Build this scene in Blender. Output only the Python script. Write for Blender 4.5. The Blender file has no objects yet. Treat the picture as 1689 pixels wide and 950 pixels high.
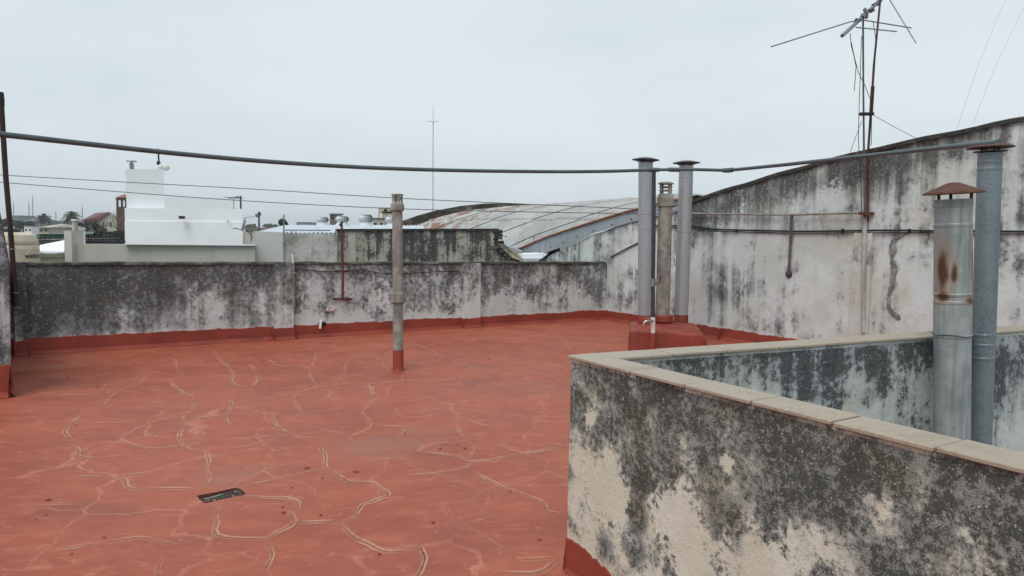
import bpy, bmesh, math, random
from mathutils import Vector, Matrix, noise as mnoise
from mathutils.geometry import tessellate_polygon
R = math.radians
rng = random.Random(7)
scn = bpy.context.scene
COL = scn.collection

# ------------------------------------------------------------------ camera
CAMZ = 1.60
FPX = 1235.0                       # focal length in photo pixels (photo 1689 x 950)
PITCH, ROLL = 4.40, 0.80
cd = bpy.data.cameras.new('camera'); cam = bpy.data.objects.new('camera', cd); COL.objects.link(cam)
cd.sensor_width = 36.0; cd.lens = 36.0 * FPX / 1689.0
cd.clip_start = 0.05; cd.clip_end = 9000
CAMR = Matrix.Rotation(R(90 - PITCH), 3, 'X') @ Matrix.Rotation(R(ROLL), 3, 'Z')
cam.matrix_world = Matrix.Translation((0, 0, CAMZ)) @ CAMR.to_4x4()
scn.camera = cam

# ------------------------------------------------------------------ sky, sun, exposure
SUN_EL, SUN_AZ = 58.0, 205.0       # azimuth clockwise from +Y: behind the camera, a little to the left
w = bpy.data.worlds.new('World'); scn.world = w; w.use_nodes = True
nt = w.node_tree; nt.nodes.clear()
o_ = nt.nodes.new('ShaderNodeOutputWorld'); bg = nt.nodes.new('ShaderNodeBackground')
sky = nt.nodes.new('ShaderNodeTexSky'); sky.sky_type = 'NISHITA'; sky.sun_disc = False
sky.sun_elevation = R(SUN_EL); sky.sun_rotation = R(SUN_AZ); sky.air_density = 1.0; sky.dust_density = 6.0; sky.ozone_density = 1.0
geo = nt.nodes.new('ShaderNodeTexCoord')
mp = nt.nodes.new('ShaderNodeMapping'); mp.inputs['Scale'].default_value = (1, 1, 3.2)
nz = nt.nodes.new('ShaderNodeTexNoise'); nz.inputs['Scale'].default_value = 1.6; nz.inputs['Detail'].default_value = 5; nz.inputs['Roughness'].default_value = .55
cr = nt.nodes.new('ShaderNodeValToRGB')
cr.color_ramp.elements[0].position = .36; cr.color_ramp.elements[0].color = (.488, .568, .612, 1)
cr.color_ramp.elements[1].position = .64; cr.color_ramp.elements[1].color = (.598, .656, .688, 1)
mxs = nt.nodes.new('ShaderNodeMix'); mxs.data_type = 'RGBA'; mxs.inputs[0].default_value = .94
sc_ = nt.nodes.new('ShaderNodeVectorMath'); sc_.operation = 'SCALE'; sc_.inputs[3].default_value = .10
nt.links.new(geo.outputs['Generated'], mp.inputs[0]); nt.links.new(mp.outputs[0], nz.inputs[0]); nt.links.new(nz.outputs[0], cr.inputs[0])
nt.links.new(sky.outputs[0], sc_.inputs[0]); nt.links.new(sc_.outputs[0], mxs.inputs[6]); nt.links.new(cr.outputs[0], mxs.inputs[7])
nt.links.new(mxs.outputs[2], bg.inputs[0]); bg.inputs[1].default_value = 1.0
nt.links.new(bg.outputs[0], o_.inputs[0])
sl = bpy.data.lights.new('sun', 'SUN'); sl.energy = 1.5; sl.angle = R(32); sl.color = (1.0, .975, .95)
so = bpy.data.objects.new('sun', sl); COL.objects.link(so)
az = R(SUN_AZ); el = R(SUN_EL)
sdir = Vector((math.sin(az) * math.cos(el), math.cos(az) * math.cos(el), math.sin(el)))
so.rotation_euler = sdir.to_track_quat('Z', 'Y').to_euler()
scn.view_settings.view_transform = 'Standard'; scn.view_settings.look = 'None'
scn.view_settings.exposure = 0.40; scn.view_settings.gamma = 1.0

# ------------------------------------------------------------------ measuring: photo pixels to places
CAM = Vector((0, 0, CAMZ))
def ray(px, py):
    return (CAMR @ Vector(((px - 844.5) / FPX, (475.0 - py) / FPX, -1.0)))
def P(px, py, Y):
    d = ray(px, py); return CAM + d * (Y / d.y)
def F(px, py, z=0.0):
    d = ray(px, py); return CAM + d * ((z - CAMZ) / d.z)
def WP(px, py, p0, n):
    d = ray(px, py); return CAM + d * ((p0 - CAM).dot(n) / d.dot(n))
def V(*a): return Vector(a)

# ------------------------------------------------------------------ object helpers
def link(o, parent=None):
    COL.objects.link(o)
    if parent is not None: o.parent = parent
    return o
def tag(o, label=None, cat=None, group=None, kind=None):
    if label: o['label'] = label
    if cat: o['category'] = cat
    if group: o['group'] = group
    if kind: o['kind'] = kind
    return o
def thing(name, label, cat, loc, rz=0.0, group=None):
    o = bpy.data.objects.new(name, None); COL.objects.link(o)
    o.empty_display_size = .2; o.location = loc; o.rotation_euler = (0, 0, rz)
    return tag(o, label, cat, group)
def world_mat(o):
    m = Matrix.Translation(o.location) @ o.rotation_euler.to_matrix().to_4x4()
    return (world_mat(o.parent) @ m) if o.parent else m

class MB:
    """collects faces in world space (or local space when local=True)"""
    def __init__(s): s.v = []; s.f = []; s.sm = []
    def add(s, vs, fs, smooth=False):
        b = len(s.v); s.v += [Vector(x) for x in vs]
        for f in fs: s.f.append([b + i for i in f]); s.sm.append(smooth)
    def hexa(s, p):      # 8 corners: bottom 4 (ccw), top 4
        s.add(p, [(3, 2, 1, 0), (4, 5, 6, 7), (0, 1, 5, 4), (1, 2, 6, 5), (2, 3, 7, 6), (3, 0, 4, 7)])
    def box(s, c, size, rz=0.0, M=None):
        x, y, z = size[0] / 2, size[1] / 2, size[2] / 2
        q = [(-x, -y, -z), (x, -y, -z), (x, y, -z), (-x, y, -z), (-x, -y, z), (x, -y, z), (x, y, z), (-x, y, z)]
        m = M if M is not None else Matrix.Rotation(rz, 3, 'Z')
        s.hexa([Vector(c) + m @ Vector(k) for k in q])
    def bar(s, a, b, w, h=None, up=(0, 0, 1)):
        a = Vector(a); b = Vector(b); h = h or w; d = (b - a).normalized()
        u = Vector(up)
        if abs(d.dot(u)) > .98: u = Vector((0, 1, 0))
        sx = d.cross(u).normalized() * w / 2; sy = sx.cross(d).normalized() * h / 2
        s.hexa([a - sx - sy, a + sx - sy, b + sx - sy, b - sx - sy, a - sx + sy, a + sx + sy, b + sx + sy, b - sx + sy])
    def tube(s, path, r, n=10, caps=True):
        path = [Vector(p) for p in path]; m = len(path)
        rr = r if isinstance(r, (list, tuple)) else [r] * m
        rings = []; prev = None
        for i, p in enumerate(path):
            d = (path[min(i + 1, m - 1)] - path[max(i - 1, 0)]).normalized()
            if prev is None:
                u = Vector((0, 0, 1)) if abs(d.z) < .9 else Vector((1, 0, 0))
                a = d.cross(u).normalized()
            else:
                a = (prev - d * prev.dot(d)).normalized()
            prev = a; b = d.cross(a)
            rings.append([p + (a * math.cos(2 * math.pi * k / n) + b * math.sin(2 * math.pi * k / n)) * rr[i] for k in range(n)])
        vs = [q for g in rings for q in g]; fs = []
        for i in range(m - 1):
            for k in range(n):
                k2 = (k + 1) % n; fs.append((i * n + k, i * n + k2, (i + 1) * n + k2, (i + 1) * n + k))
        s.add(vs, fs, True)
        if caps:
            s.add(rings[0], [tuple(range(n - 1, -1, -1))]); s.add(rings[-1], [tuple(range(n))])
    def lathe(s, base, prof, n=24, axis=(0, 0, 1), smooth=True):
        ax = Vector(axis).normalized(); u = Vector((1, 0, 0)) if abs(ax.x) < .9 else Vector((0, 1, 0))
        a = ax.cross(u).normalized(); b = ax.cross(a)
        base = Vector(base)
        for (r0, z0), (r1, z1) in zip(prof[:-1], prof[1:]):   # separate bands keep profile edges crisp
            vs = []
            for r, z in ((r0, z0), (r1, z1)):
                for k in range(n):
                    t = 2 * math.pi * k / n
                    vs.append(base + ax * z + (a * math.cos(t) + b * math.sin(t)) * r)
            s.add(vs, [(k, (k + 1) % n, n + (k + 1) % n, n + k) for k in range(n)], smooth)
    def prism(s, pts, depth):   # polygon pts extruded by vector
        n = len(pts); pts = [Vector(p) for p in pts]; d = Vector(depth)
        s.add(pts + [p + d for p in pts], [tuple(range(n - 1, -1, -1)), tuple(range(n, 2 * n))] + [(i, (i + 1) % n, n + (i + 1) % n, n + i) for i in range(n)])
    def build(s, name, mat, parent=None, bevel=0.0, recalc=True, origin=None, attr=None):
        me = bpy.data.meshes.new(name)
        if parent is not None:
            inv = world_mat(parent).inverted(); vs = [inv @ v for v in s.v]
        else:
            og = Vector(origin) if origin is not None else Vector((0, 0, 0)); vs = [v - og for v in s.v]
        me.from_pydata([tuple(v) for v in vs], [], s.f)
        me.polygons.foreach_set('use_smooth', s.sm)
        if attr:
            at = me.attributes.new('cr', 'FLOAT_VECTOR', 'POINT')
            at.data.foreach_set('vector', [c for v in attr for c in v])
        if (recalc and not any(s.sm)) or bevel:
            bm = bmesh.new(); bm.from_mesh(me)
            bmesh.ops.remove_doubles(bm, verts=bm.verts, dist=1e-5)
            bmesh.ops.recalc_face_normals(bm, faces=bm.faces)
            if bevel:
                ed = [e for e in bm.edges if len(e.link_faces) == 2 and e.calc_face_angle(0) > .6]
                bmesh.ops.bevel(bm, geom=ed, offset=bevel, segments=1, affect='EDGES', clamp_overlap=True)
            bm.to_mesh(me); bm.free()
        if mat: me.materials.append(mat)
        o = bpy.data.objects.new(name, me)
        if parent is None and origin is not None: o.location = origin
        return link(o, parent)

def copy_tree(o, parent=None, move=None):
    c = o.copy(); COL.objects.link(c)
    if parent is not None: c.parent = parent
    if move is not None: c.location = move
    for ch in list(o.children): copy_tree(ch, c)
    return c
def cat_curve(pts, step):
    pts = [Vector(p) for p in pts]
    if len(pts) < 3:
        n = max(2, int((pts[1] - pts[0]).length / step)); return [pts[0].lerp(pts[1], i / n) for i in range(n + 1)]
    q = [pts[0] * 2 - pts[1]] + pts + [pts[-1] * 2 - pts[-2]]; out = []
    for i in range(1, len(q) - 2):
        p0, p1, p2, p3 = q[i - 1:i + 3]; n = max(1, int((p2 - p1).length / step))
        for k in range(n):
            t = k / n
            out.append(.5 * ((2 * p1) + (p2 - p0) * t + (2 * p0 - 5 * p1 + 4 * p2 - p3) * t * t + (3 * p1 - p0 - 3 * p2 + p3) * t ** 3))
    out.append(pts[-1]); return out
def interp(tab, x):
    if x <= tab[0][0]: return tab[0][1]
    for (a, b), (c, d) in zip(tab[:-1], tab[1:]):
        if x <= c: return b + (d - b) * (x - a) / (c - a)
    return tab[-1][1]
def fbm(x, y, z, o=4):
    return mnoise.fractal(Vector((x, y, z)), 1.0, 2.1, o)

# ------------------------------------------------------------------ material helpers
class N:
    def __init__(s, name):
        s.m = bpy.data.materials.new(name); s.m.use_nodes = True
        s.t = s.m.node_tree; s.t.nodes.clear()
        s.out = s.t.nodes.new('ShaderNodeOutputMaterial'); s.b = s.t.nodes.new('ShaderNodeBsdfPrincipled')
        s.t.links.new(s.b.outputs[0], s.out.inputs[0])
        g = s.t.nodes.new('ShaderNodeNewGeometry'); s.pos = g.outputs['Position']; s.nrm = g.outputs['Normal']
    def setin(s, sock, v):
        if hasattr(v, 'is_linked') or isinstance(v, bpy.types.NodeSocket): s.t.links.new(v, sock)
        elif isinstance(v, (tuple, list)) and len(v) == 3 and sock.type == 'RGBA': sock.default_value = (*v, 1)
        else: sock.default_value = v
    def vmul(s, v, sc, off=(0, 0, 0)):
        n = s.t.nodes.new('ShaderNodeMapping'); s.setin(n.inputs[0], v); n.inputs['Scale'].default_value = sc; n.inputs['Location'].default_value = off; return n.outputs[0]
    def noise(s, v, scale, detail=4, rough=.55, dist=0.0):
        n = s.t.nodes.new('ShaderNodeTexNoise'); s.setin(n.inputs['Vector'], v)
        n.inputs['Scale'].default_value = scale; n.inputs['Detail'].default_value = detail; n.inputs['Roughness'].default_value = rough; n.inputs['Distortion'].default_value = dist
        return n.outputs[0]
    def vor(s, v, scale, feature='F1', rnd=1.0):
        n = s.t.nodes.new('ShaderNodeTexVoronoi'); n.feature = feature; s.setin(n.inputs['Vector'], v); n.inputs['Scale'].default_value = scale; n.inputs['Randomness'].default_value = rnd
        return n.outputs[0]
    def math(s, op, a, b=0.0, c=None, clamp=False):
        n = s.t.nodes.new('ShaderNodeMath'); n.operation = op; n.use_clamp = clamp
        s.setin(n.inputs[0], a); s.setin(n.inputs[1], b)
        if c is not None: s.setin(n.inputs[2], c)
        return n.outputs[0]
    def ss(s, x, lo, hi, a=0.0, b=1.0):
        n = s.t.nodes.new('ShaderNodeMapRange'); n.interpolation_type = 'SMOOTHSTEP'; s.setin(n.inputs[0], x)
        for i, k in enumerate((lo, hi, a, b)): s.setin(n.inputs[i + 1], k)
        return n.outputs[0]
    def lin(s, x, lo, hi, a=0.0, b=1.0):
        n = s.t.nodes.new('ShaderNodeMapRange'); s.setin(n.inputs[0], x)
        for i, k in enumerate((lo, hi, a, b)): s.setin(n.inputs[i + 1], k)
        return n.outputs[0]
    def mix(s, f, a, b, mode='MIX'):
        n = s.t.nodes.new('ShaderNodeMix'); n.data_type = 'RGBA'; n.blend_type = mode
        s.setin(n.inputs[0], f); s.setin(n.inputs[6], a); s.setin(n.inputs[7], b); return n.outputs[2]
    def xyz(s, v):
        n = s.t.nodes.new('ShaderNodeSeparateXYZ'); s.setin(n.inputs[0], v); return n.outputs
    def dist(s, v, p):
        n = s.t.nodes.new('ShaderNodeVectorMath'); n.operation = 'DISTANCE'; s.setin(n.inputs[0], v); n.inputs[1].default_value = p; return n.outputs['Value']
    def bump(s, h, strength=.4, d=.01):
        n = s.t.nodes.new('ShaderNodeBump'); n.inputs['Strength'].default_value = strength; n.inputs['Distance'].default_value = d; s.setin(n.inputs['Height'], h)
        s.t.links.new(n.outputs[0], s.b.inputs['Normal'])
    def fin(s, col, rough=.8, metal=0.0, spec=.5):
        s.setin(s.b.inputs['Base Color'], col); s.setin(s.b.inputs['Roughness'], rough); s.setin(s.b.inputs['Metallic'], metal)
        s.b.inputs['Specular IOR Level'].default_value = spec
        return s.m
def sumn(s, terms):
    r = None
    for t in terms: r = t if r is None else s.math('ADD', r, t)
    return r

def plaster(name, light, grey, dark, bias=0.0, zt=(), streak=.4, sc=1.0, blobs=(), light2=None, seed=0, film=(-.16, .10), black=(.05, .20), warm=None, bump=.5, fine=.8, grain=.6, crack=False, bmax=.88, fleck=.6, mid=.85, olive=0.0, frough=.72):
    """weathered lime plaster: clean light render, grey film, black mould with speckled edges and run-down streaks.
       zt: (z, extra mould) table; blobs: (centre, radius, +/- mould)"""
    s = N(name); p = s.vmul(s.pos, (1, 1, 1), (seed * 3.7, seed * 1.3, seed * .7))
    nL = s.noise(p, .8 * sc, 3, .5); nM = s.noise(p, 3.2 * sc, 6, .62, .3); nF = s.noise(p, 19 * sc, 9, frough); nG = s.noise(p, 60 * sc, 4, .7)
    st = s.noise(s.vmul(p, (7 * sc, 7 * sc, .45 * sc)), 1.0, 5, .6)
    def c(x, k): return s.math('MULTIPLY', s.math('SUBTRACT', x, .5), k)
    terms = [c(nL, .75), c(nM, mid), c(nF, fine * 1.25), c(nG, grain), c(st, streak * 1.1)]
    if zt:
        z = s.xyz(s.pos)[2]; zz = None
        n = s.t.nodes.new('ShaderNodeValToRGB'); lo, hi = zt[0][0], zt[-1][0]
        e = n.color_ramp.elements
        for i, (a, b) in enumerate(zt):
            k = e[i] if i < 2 else e.new(.5)
            k.position = (a - lo) / (hi - lo); v = b + .5; k.color = (v, v, v, 1)
        s.t.links.new(s.lin(z, lo, hi), n.inputs[0])
        terms.append(s.math('SUBTRACT', n.outputs[0], .5))
    for (q, rad, amt) in blobs:
        d = s.dist(s.pos, tuple(q)); d = s.math('ADD', d, s.math('ADD', c(nM, rad * 1.3), c(nF, rad * 1.6))); terms.append(s.ss(d, rad * 1.15, rad * .55, 0.0, amt))
    f = s.math('ADD', sumn(s, terms), bias)
    fs = s.math('ADD', sumn(s, [terms[0], terms[1], s.math('MULTIPLY', terms[2], .38), s.math('MULTIPLY', terms[3], .3)] + terms[4:]), bias)
    l2 = light2 or tuple(x * .88 for x in light)
    base = s.mix(s.ss(s.noise(p, 1.7 * sc, 5, .6), .38, .62), light, l2)
    if warm: base = s.mix(s.ss(s.noise(s.vmul(p, (1, 1, .5)), 1.1 * sc, 5, .65), .52, .72, 0, .75), base, warm)
    base = s.mix(s.ss(nG, .60, .72, 0, .5), base, tuple(min(.85, x * 1.12) for x in light))
    g2 = s.mix(s.noise(p, 5 * sc, 5, .7), tuple(x * .72 for x in grey), tuple(x * 1.22 for x in grey))
    g2 = s.mix(s.ss(nL, .45, .62, 0, .7), g2, (grey[0] * .92, grey[1] * .97, grey[2] * 1.05))
    if olive: g2 = s.mix(s.ss(s.noise(p, 2.3 * sc, 5, .65), .45, .62, 0, olive), g2, (grey[0] * .95, grey[1] * .90, grey[2] * .66))
    colr = s.mix(s.ss(fs, film[0], film[1], 0, .94), base, g2)
    d2 = s.mix(s.ss(nF, .35, .65), dark, (dark[0] * 2.5, dark[1] * 2.5, dark[2] * 2.15))
    bl = s.ss(f, black[0], black[1], 0, bmax)
    colr = s.mix(bl, colr, d2)
    # pale chipped flecks and dark pin-holes
    vf = s.noise(p, 38 * sc, 5, .75)
    colr = s.mix(s.ss(vf, .60, .645, 0, fleck), colr, tuple(min(.8, x * 1.05) for x in light))
    colr = s.mix(s.ss(vf, .36, .32, 0, .6), colr, dark)
    h = sumn(s, [s.math('MULTIPLY', nF, .6), s.math('MULTIPLY', nM, .5), s.math('MULTIPLY', nG, .35), s.math('MULTIPLY', bl, .10)])
    if crack:
        ve = s.vor(s.vmul(s.pos, (1, 1, .8), (0, 0, seed)), 1.3 * sc, 'DISTANCE_TO_EDGE')
        ve = s.math('ADD', ve, c(nF, .05)); ck = s.math('MULTIPLY', s.ss(ve, .012, .002), s.ss(nL, .5, .62))
        colr = s.mix(s.math('MULTIPLY', ck, .7), colr, dark); h = s.math('SUBTRACT', h, s.math('MULTIPLY', ck, .4))
    s.bump(h, bump, .02)
    return s.fin(colr, .93, 0, .25)

def paint(name, col, var=.25, rough=.7, sc=3.0, bump=.15, metal=0.0, spec=.4, dirt=None, grime=None):
    s = N(name); n1 = s.noise(s.pos, sc, 6, .6); n2 = s.noise(s.pos, sc * 9, 5, .65)
    f = s.math('ADD', s.math('MULTIPLY', n1, .65), s.math('MULTIPLY', n2, .35))
    colr = s.mix(s.ss(f, .3, .7), tuple(x * (1 - var) for x in col), tuple(min(.9, x * (1 + var)) for x in col))
    if dirt:
        stn = s.noise(s.vmul(s.pos, (5, 5, .4)), 1.0, 5, .6)
        colr = s.mix(s.ss(s.math('ADD', stn, s.math('MULTIPLY', n2, .4)), .68, .85, 0, .75), colr, dirt)
    if grime: colr = s.mix(s.ss(s.math('ADD', n1, s.math('MULTIPLY', s.noise(s.pos, sc * 14, 5, .75), .8)), .90, 1.12, 0, .6), colr, grime)
    s.bump(n2, bump, .006)
    return s.fin(colr, s.lin(n1, .3, .7, rough - .08, min(1, rough + .1)), metal, spec)

def sheet_metal(name, col, rust=0.0, rough=.42, metal=.75, seed=0, sc=1.0, rcol=(.16, .06, .03), dirt=.3):
    s = N(name); p = s.vmul(s.pos, (1, 1, 1), (seed, seed * .5, 0))
    sp = s.vor(p, 70 * sc, 'F1'); n1 = s.noise(p, 4 * sc, 6, .6); st = s.noise(s.vmul(p, (16 * sc, 16 * sc, .7)), 1.0, 5, .6)
    colr = s.mix(s.ss(sp, .15, .6), tuple(x * .84 for x in col), tuple(x * 1.1 for x in col))
    colr = s.mix(s.ss(st, .5, .75, 0, dirt), colr, tuple(x * .42 for x in col))
    colr = s.mix(s.ss(n1, .52, .7, 0, .45), colr, tuple(min(.85, x * 1.25) for x in col))
    met = metal; ro = s.lin(n1, .3, .7, rough - .06, rough + .14)
    if rust:
        rf = s.ss(s.math('ADD', s.math('MULTIPLY', n1, .5), s.math('MULTIPLY', st, .6)), .78 - rust * .4, .88 - rust * .4)
        colr = s.mix(rf, colr, s.mix(s.noise(p, 30, 5, .7), tuple(x * .55 for x in rcol), tuple(x * 1.5 for x in rcol)))
        met = s.math('MULTIPLY', s.math('SUBTRACT', 1.0, rf), metal); ro = s.math('MAXIMUM', ro, s.math('MULTIPLY', rf, .9))
    s.bump(s.noise(p, 9 * sc, 4, .5), .12, .01)
    return s.fin(colr, ro, met)

# ------------------------------------------------------------------ measured plan
A = F(22, 587); B = F(997, 526)                      # foot of the back parapet, left and right end
UB = (B - A).normalized(); NB = Vector((-UB.y, UB.x, 0))      # along the back parapet; away from the terrace
UR = -NB.copy()                                       # along the right wall, towards the viewer
NR = UB.copy()                                        # through the right wall, away from the terrace
LB = (B - A).length
def BW(px, py, off=0.0): return WP(px, py, A - NB * off, NB)    # point on back parapet face (off = towards terrace)
def RW(px, py, off=0.0): return WP(px, py, B - NR * off, NR)
def tB(p): return (p - A).dot(UB)
def tR(p): return (p - B).dot(UR)
HZ = 1.03                                             # top of the tiled light-well coping
C0 = F(936, 585, HZ); C1 = F(1689, 773, HZ); C2 = F(1540, 546, HZ)
U1 = (C1 - C0).normalized(); N1 = Vector((-U1.y, U1.x, 0))      # near well wall: along, into the well
U2 = (C2 - C0).normalized(); N2 = Vector((U2.y, -U2.x, 0))      # far well wall: along, into the well
ROOFZ = -7.0                                          # street level below the terrace

# ------------------------------------------------------------------ materials of the terrace
RED = (.350, .088, .054)
def red_floor():
    s = N('red_roof_membrane'); p = s.pos
    n1 = s.noise(p, .55, 4, .55); n2 = s.noise(s.vmul(p, (1, 1.5, 1)), 1.5, 7, .62, .5); n3 = s.noise(s.vmul(p, (1.2, 1.9, 1)), 4.8, 7, .62, .5); n4 = s.noise(p, 45, 5, .7)
    f = sumn(s, [s.math('MULTIPLY', n1, .35), s.math('MULTIPLY', n2, .4), s.math('MULTIPLY', n3, .25)])
    colr = s.mix(s.ss(f, .36, .62), (.262, .058, .031), (.360, .098, .053))
    colr = s.mix(s.ss(n3, .53, .72, 0, .38), colr, (.435, .148, .085))
    colr = s.mix(s.ss(n2, .40, .30, 0, .5), colr, (.225, .054, .034))
    # greyed, silty traces where rain water stands
    for q, rad, amt in ((F(630, 738), .55, .55), (F(690, 715), .45, .35), (F(385, 782), .40, .55), (F(860, 640), .8, .3), (F(60, 600), .8, .5), (F(90, 588), .6, .5)):
        d = s.dist(s.vmul(p, (1, 1.25, 1)), (q.x, q.y * 1.25, 0)); d = s.math('ADD', d, s.math('MULTIPLY', s.math('SUBTRACT', n3, .5), rad * 1.6))
        m = s.math('MULTIPLY', s.ss(d, rad, rad * .2, 0, amt), s.ss(n2, .36, .6))
        colr = s.mix(m, colr, (.255, .135, .10))
    # small chips with a dark rim
    v = s.noise(s.vmul(p, (1, 2.6, 1)), 5.5, 3, .5, 1.2); ch = s.ss(v, .735, .76); colr = s.mix(s.math('MULTIPLY', ch, .7), colr, (.14, .032, .022))
    vv = s.noise(s.vmul(p, (1, 2.2, 1)), 3.7, 2, .5, 2.0); pl = s.math('MULTIPLY', s.ss(vv, .64, .66), s.ss(vv, .70, .67)); colr = s.mix(s.math('MULTIPLY', pl, .55), colr, (.45, .165, .10))
    colr = s.mix(s.ss(n4, .58, .75, 0, .35), colr, (.24, .065, .045))
    wv = s.t.nodes.new('ShaderNodeVectorMath'); wv.operation = 'ADD'; nn_ = s.t.nodes.new('ShaderNodeTexNoise'); s.setin(nn_.inputs['Vector'], p); nn_.inputs['Scale'].default_value = 2.4; nn_.inputs['Detail'].default_value = 5
    s.t.links.new(s.vmul(nn_.outputs['Color'], (.45, .45, 0), (-.22, -.22, 0)), wv.inputs[1]); s.t.links.new(p, wv.inputs[0])
    ve = s.vor(s.vmul(wv.outputs[0], (1, .85, 1)), 1.25, 'DISTANCE_TO_EDGE'); web = s.math('MULTIPLY', s.ss(ve, .014, .004), s.ss(n1, .40, .58)); wcore = s.math('MULTIPLY', s.ss(ve, .0045, .001), s.ss(n2, .45, .6))
    colr = s.mix(s.math('MULTIPLY', web, s.lin(n4, .35, .65, .1, .75)), colr, (.52, .235, .15)); colr = s.mix(s.math('MULTIPLY', wcore, .6), colr, (.12, .05, .035))
    h = sumn(s, [s.math('MULTIPLY', n2, .8), s.math('MULTIPLY', n3, .5), s.math('MULTIPLY', n4, .12), s.math('MULTIPLY', ch, -.3)])
    s.bump(h, .35, .02)
    return s.fin(colr, s.lin(n2, .3, .7, .42, .66), 0, .32)
M_floor = red_floor()
def red_skirt():
    s = N('red_skirting_paint'); n1 = s.noise(s.pos, 2.0, 6, .6); n2 = s.noise(s.pos, 26, 6, .7)
    colr = s.mix(s.ss(n1, .35, .65), (.205, .036, .022), (.285, .052, .031))
    m = s.noise(s.vmul(s.pos, (1.6, 1.6, 5)), 1.4, 6, .65); colr = s.mix(s.ss(m, .58, .70, 0, .7), colr, (.10, .034, .028))
    s.bump(n2, .3, .01); return s.fin(colr, .6, 0, .4)
M_skirt = red_skirt()
def crack_mat():
    s = N('crack_sealant'); a = s.t.nodes.new('ShaderNodeAttribute'); a.attribute_name = 'cr'
    x = s.xyz(a.outputs['Vector']); v, dk, fade = x[0], x[1], x[2]       # across -1..1, darkness of the core, end fade
    nf = s.noise(s.pos, 30, 5, .7); nm = s.noise(s.pos, 4.5, 4, .6)
    vn = s.math('ADD', s.math('ABSOLUTE', v), s.math('MULTIPLY', s.math('SUBTRACT', nf, .5), .60))
    core = s.math('MULTIPLY', s.math('MULTIPLY', s.ss(vn, .13, .03), dk), s.ss(s.noise(s.pos, 1.9, 4, .6), .40, .56))
    halo = s.math('MULTIPLY', s.ss(vn, .05, .34, .35, 1.0), s.ss(vn, .95, .35)); inner = s.ss(vn, .85, .40)
    colr = s.mix(halo, (.40, .125, .075), (.575, .325, .235)); colr = s.mix(core, colr, (.10, .052, .038))
    side = s.ss(s.math('ADD', s.noise(s.pos, 2.6, 3, .6), s.math('MULTIPLY', v, .16)), .40, .56, .18, 1.0)
    al = s.math('MAXIMUM', s.math('MULTIPLY', s.math('MULTIPLY', halo, side), .78), s.math('MULTIPLY', inner, .30)); al = s.math('MAXIMUM', al, s.math('MULTIPLY', core, 1.0))
    al = s.math('MULTIPLY', s.math('MULTIPLY', al, fade), s.ss(nm, .34, .56, .30, 1.0), clamp=True)
    s.setin(s.b.inputs['Alpha'], al);     return s.fin(colr, .8, 0, .3)
M_crack = crack_mat()
CREAM = (.60, .55, .45)
M_tile = paint('beige_coping_tile', (.35, .292, .222), .14, .45, 5, .10, 0, .5, grime=(.17, .145, .11))
M_cem = paint('cement_grey', (.26, .245, .215), .35, .9, 5, .4)
M_galv = sheet_metal('galvanised_flue', (.36, .385, .395), .06, .40, .45)
M_galvblue = sheet_metal('dull_galvanised_flue', (.195, .232, .252), .0, .42, .45, 3, .8)
M_capdark = sheet_metal('dark_cap_metal', (.075, .072, .075), .35, .6, .4, 5)
M_rust = paint('rusty_iron', (.115, .040, .026), .55, .88, 14, .4)
M_maroon = paint('maroon_pole_paint', (.030, .010, .011), .45, .55, 12, .2)
M_redpole = paint('red_oxide_pole', (.095, .034, .027), .45, .7, 14, .25)
def asbestos():
    s = N('fibre_cement'); n1 = s.noise(s.pos, 6, 6, .65); n2 = s.noise(s.pos, 50, 6, .7); st = s.noise(s.vmul(s.pos, (12, 12, 1.2)), 1.0, 6, .6)
    colr = s.mix(s.ss(n1, .35, .65), (.20, .19, .168), (.36, .335, .29)); colr = s.mix(s.ss(st, .48, .72, 0, .7), colr, (.125, .12, .112))
    colr = s.mix(s.ss(n2, .56, .7, 0, .45), colr, (.09, .088, .082)); s.bump(n2, .35, .006); return s.fin(colr, .93, 0, .2)
M_asb = asbestos()
M_pipe = paint('grey_water_pipe', (.065, .092, .100), .3, .42, 8, .08, 0, .5)
M_riser = paint('dark_blue_riser', (.035, .045, .062), .5, .5, 18, .15)
M_chrome = sheet_metal('worn_brass_tap', (.48, .46, .43), .05, .3, .9)
M_white = paint('white_plastic', (.62, .60, .56), .12, .6, 9, .1, dirt=(.3, .26, .2))
M_black = paint('black_cable', (.012, .012, .013), .2, .6, 6, .05)
M_wire = paint('grey_wire', (.10, .105, .11), .2, .6, 6, .05)
M_steel = sheet_metal('weathered_aluminium', (.23, .25, .27), .05, .5, .6, 2)
M_dark = paint('dark_void', (.012, .011, .010), .3, .95, 5, .1)

def WN(x, y): return WP(x, y, C0, N1)
def WF(x, y): return WP(x, y, C0 + N2 * .14, N2)
M_back = plaster('mould_stained_parapet', (.58, .61, .605), (.19, .202, .205), (.034, .034, .036), bias=-.085, zt=((0, -.02), (.17, -.25), (.22, -.12), (.3, -.03), (.8, .0), (1.0, .05), (1.12, .20)), streak=.7, seed=1, grain=.8, fine=1.5, mid=1.1, olive=.5, frough=.62, fleck=.7,
    blobs=[(BW(130, 500), 1.15, .10), (BW(260, 500), 1.0, .10), (BW(370, 480), .9, .07), (BW(60, 520), .7, .08), (BW(345, 495), .3, -.12), (BW(70, 462), .25, -.16), (BW(560, 500), .7, -.05), (BW(690, 505), .7, -.10), (BW(775, 490), .35, -.08), (BW(730, 500), .3, .08), (BW(930, 490), .6, .04), (BW(850, 510), .5, -.07), (BW(960, 515), .35, -.08)], film=(-.26, .08), black=(.03, .27))
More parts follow.
